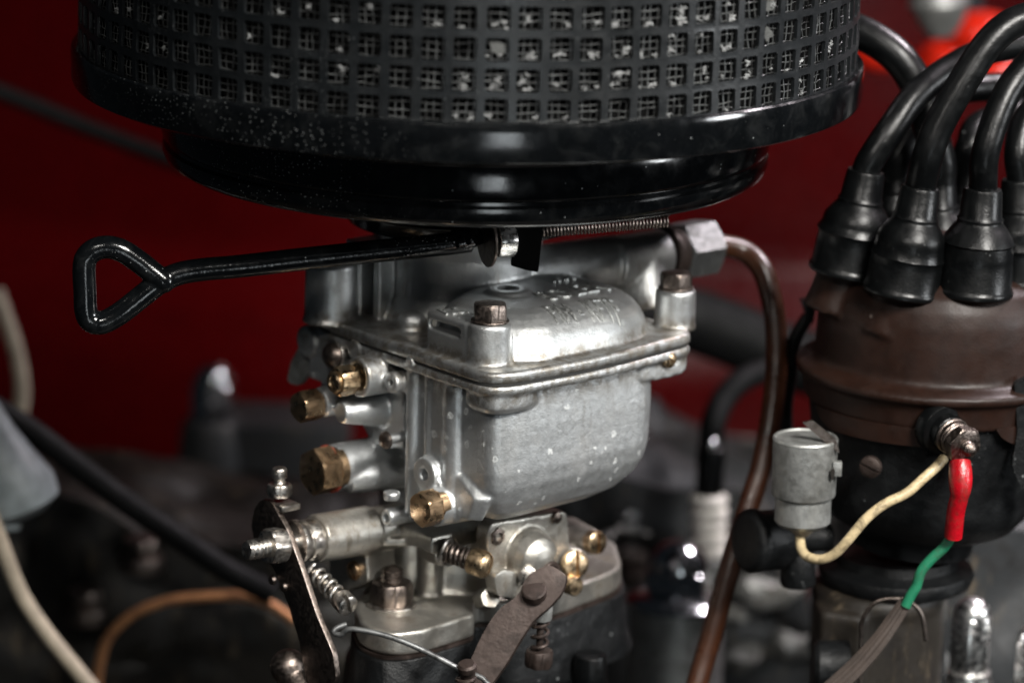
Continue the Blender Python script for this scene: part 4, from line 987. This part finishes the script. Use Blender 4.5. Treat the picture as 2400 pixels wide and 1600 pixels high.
# acorn nut on its dished washer and pillar
def acorn(px, py, y, r, label, pill=3.0, mat='chrome', pr=1.6, pm='greycast', cat='nut', hexh=0.5):
    t = thing('acorn_nut', PB(px, py, y), label, cat)
    c_ = PB(px, py, y)
    b = MB(); b.lathe(c_, ZA, [(r * 0.98, -0.1), (r, 0.0)] + [(r * math.cos(q), r * math.sin(q)) for q in [i * math.pi / 20 for i in range(1, 10)]] + [(0, r)], 40); b.build('dome', M[mat], t)
    b = MB(); b.hexa(c_ - ZA * hexh, c_, r * 1.14, 0.3, 0.08); b.build('hexagon', M[mat], t)
    b = MB(); b.lathe(c_ - ZA * hexh, -ZA, [(r * 1.2, 0), (r * pr * 0.9, 0.18), (r * pr, 0.3), (r * pr, 0.42), (r * pr * 0.92, 0.46)], 48); b.build('dished_washer', M[mat], t)
    if pill: b = MB(); b.lathe(c_ - ZA * (hexh + 0.44), -ZA, [(r * pr * 0.86, 0), (r * pr * 0.9, 0.2), (r * pr * 0.95, pill)], 40); b.build('pillar', M[pm], t)
    return t
acorn(1590, 1330, 13.5, 0.95, 'bright chrome acorn nut on a dished washer below the spark plug', 6, pm='dullzinc', hexh=0.7, pr=1.75)
acorn(2278, 1440, 5.5, 0.54, 'tall chrome cap nut on a stud right of the distributor foot', 0, mat='zinc', hexh=1.7, pr=1.3)
acorn(2425, 1500, 5.5, 0.5, 'chrome cap nut cut off by the right picture edge', 0, mat='zinc', hexh=1.9, pr=1.3)
acorn(1500, 1035, 22, 0.42, 'small chrome nut half hidden by the right edge of the float bowl', 4, pr=1.3)
acorn(1475, 1165, 18, 0.40, 'small round nut peeping out below the float bowl corner', 1, pr=1.2)
acorn(500, 895, 26, 0.72, 'chrome acorn nut on the tall grey blurred housing at left', 0, hexh=1.4, pr=1.15)
b = MB(); hc = PB(500, 975, 26); b.lathe(hc, -ZA, [(0.85, 0), (1.15, 0.15), (1.3, 1.2), (1.5, 4), (1.9, 9)], 40); b.box(hc + Vector((2.4, 1, -4.5)), XA, YA, ZA, 2.6, 1.8, 4.4)
o = b.build('side_housing', M['greycast'], None, bevel=0.2); tag(o, 'dark grey housing with shoulder, blurred left of the carburettor', 'housing')

# things hanging in the top right: clamp with red caps
cl = thing('coolant_fitting', PB(2210, 60, 30), 'blurred grey fitting between glossy red shapes at the top right', 'fitting')
b = MB(); b.lathe(PB(2205, 85, 24), PB(2195, -60, 24) - PB(2205, 85, 24), [(0.5, 0), (0.9, 0.6), (1.1, 1.2), (0.8, 2.0), (0.8, 2.6)], 28); b.build('barrel', M['dullzinc'], cl)
b = MB(); b.tube([PB(2270, -40, 29), PB(2285, 80, 29), PB(2265, 180, 29)], 0.4, 12, 5); b.build('stem', M['greyrub'], cl)
for i, (x, y, s_) in enumerate(((2225, 145, 1.05), (2300, 85, 1.15), (2340, 175, 1.0), (2065, 130, 0.85))):
    b = MB(); b.ball(PB(x, y, 26), s_, 20, 1.25, 1, 0.8); o = b.build('red_cap', M['capred'], None)
    tag(o, ('glossy red cap under the grey fitting at top right', 'glossy red cap right of the grey fitting at the top', 'red cap showing between two black leads at right', 'small red cap under the leftmost arching lead')[i], 'cap', 'blurred red caps behind the leads')

# ================================================================== BACKGROUND, LEFT
wire('stay_rod', [PB(x, y, 26) for x, y in [(-60, 195), (60, 240), (200, 298), (330, 348), (480, 402), (640, 450)]], 0.32, 'matte', 'dark metal stay rod running down behind the air filter at upper left', 'rod')
wire('heater_hose', [PB(x, y, 12) for x, y in [(-60, 930), (60, 1000), (180, 1090), (300, 1180), (420, 1260), (540, 1340), (640, 1390)]], 0.38, 'matte', 'thick black cable sloping down from the left edge to the throttle lever', 'cable', 18)
wire('copper_pipe', [PB(x, y, 13) for x, y in [(225, 1680), (228, 1590), (250, 1500), (310, 1440), (390, 1408), (470, 1398), (560, 1396), (630, 1415), (690, 1455)]], 0.17, 'copper', 'copper pipe bent in an arch at lower left', 'pipe')
wire('pale_cable', [PB(x, y, 9) for x, y in [(-30, 1180), (10, 1290), (50, 1390), (105, 1475), (165, 1550), (240, 1640)]], 0.24, 'beige', 'pale sheathed cable dropping from the grey connector at left edge', 'cable')
wire('beige_hose', [PB(x, y, 20) for x, y in [(-10, 680), (12, 740), (32, 800), (46, 860), (52, 920), (44, 985)]], 0.27, 'beige', 'short beige hose hanging at the left picture edge', 'hose')
gc = thing('grey_connector', PB(20, 1150, 10), 'blurred grey plastic connector at the left picture edge', 'connector')
b = MB(); b.lathe(PB(-25, 1000, 10), PB(50, 1190, 10) - PB(-25, 1000, 10), [(0.5, -0.8), (0.7, 0.2), (1.0, 1.2), (1.3, 2.0), (1.25, 2.6), (0.8, 2.9), (0.1, 3.0)], 32); b.build('shell', M['connector'], gc)
b = MB(); b.cyl(PB(20, 1130, 10), PB(10, 1240, 9.8), 0.5, 0.5, 24, 0.1); b.build('collar', M['connector'], gc)
slab('battery_tray', rounded([(-160, 1230), (120, 1190), (640, 1300), (1000, 1290), (1020, 1720), (-160, 1720)], 20, 4), 17, 8, 'block', 'dirty dark brown casting in the lower left corner', 'casting')

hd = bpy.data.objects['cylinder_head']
for x, y, sx, sy in ((1790, 1385, 2.4, 0.7), (1850, 1520, 1.8, 0.9), (1740, 1540, 1.2, 1.0), (1700, 1440, 0.9, 0.5), (1440, 1245, 1.8, 0.4)):  # pale lumps standing in for light reflections on the head
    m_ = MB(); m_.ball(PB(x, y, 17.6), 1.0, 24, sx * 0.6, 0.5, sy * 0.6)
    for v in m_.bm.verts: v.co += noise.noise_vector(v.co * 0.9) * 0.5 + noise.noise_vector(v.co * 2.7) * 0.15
    m_.build('reflection_patch', M['reflection'], hd)
for i, (x, y, tx) in enumerate(((1745, 1265, 'dark bolt head on the grey cylinder head behind the vacuum unit'), (1475, 1330, 'dark bolt head between the carburettor base and the chrome acorn nut'), (330, 1300, 'dark bolt head on the dirty casting above the copper pipe'), (200, 1420, 'dark bolt head left of the copper pipe arch'))):
    t = PB(x, y, 16.5); m_ = MB(); m_.cyl(t - ZA * 0.5, t, 0.75, 0.75, 28, 0.05); m_.hexa(t, t + ZA * 0.6, 0.62, 0.3 * i, 0.08)
    o = m_.build('bolt_head', M['darksteel'], None); tag(o, tx, 'bolt')
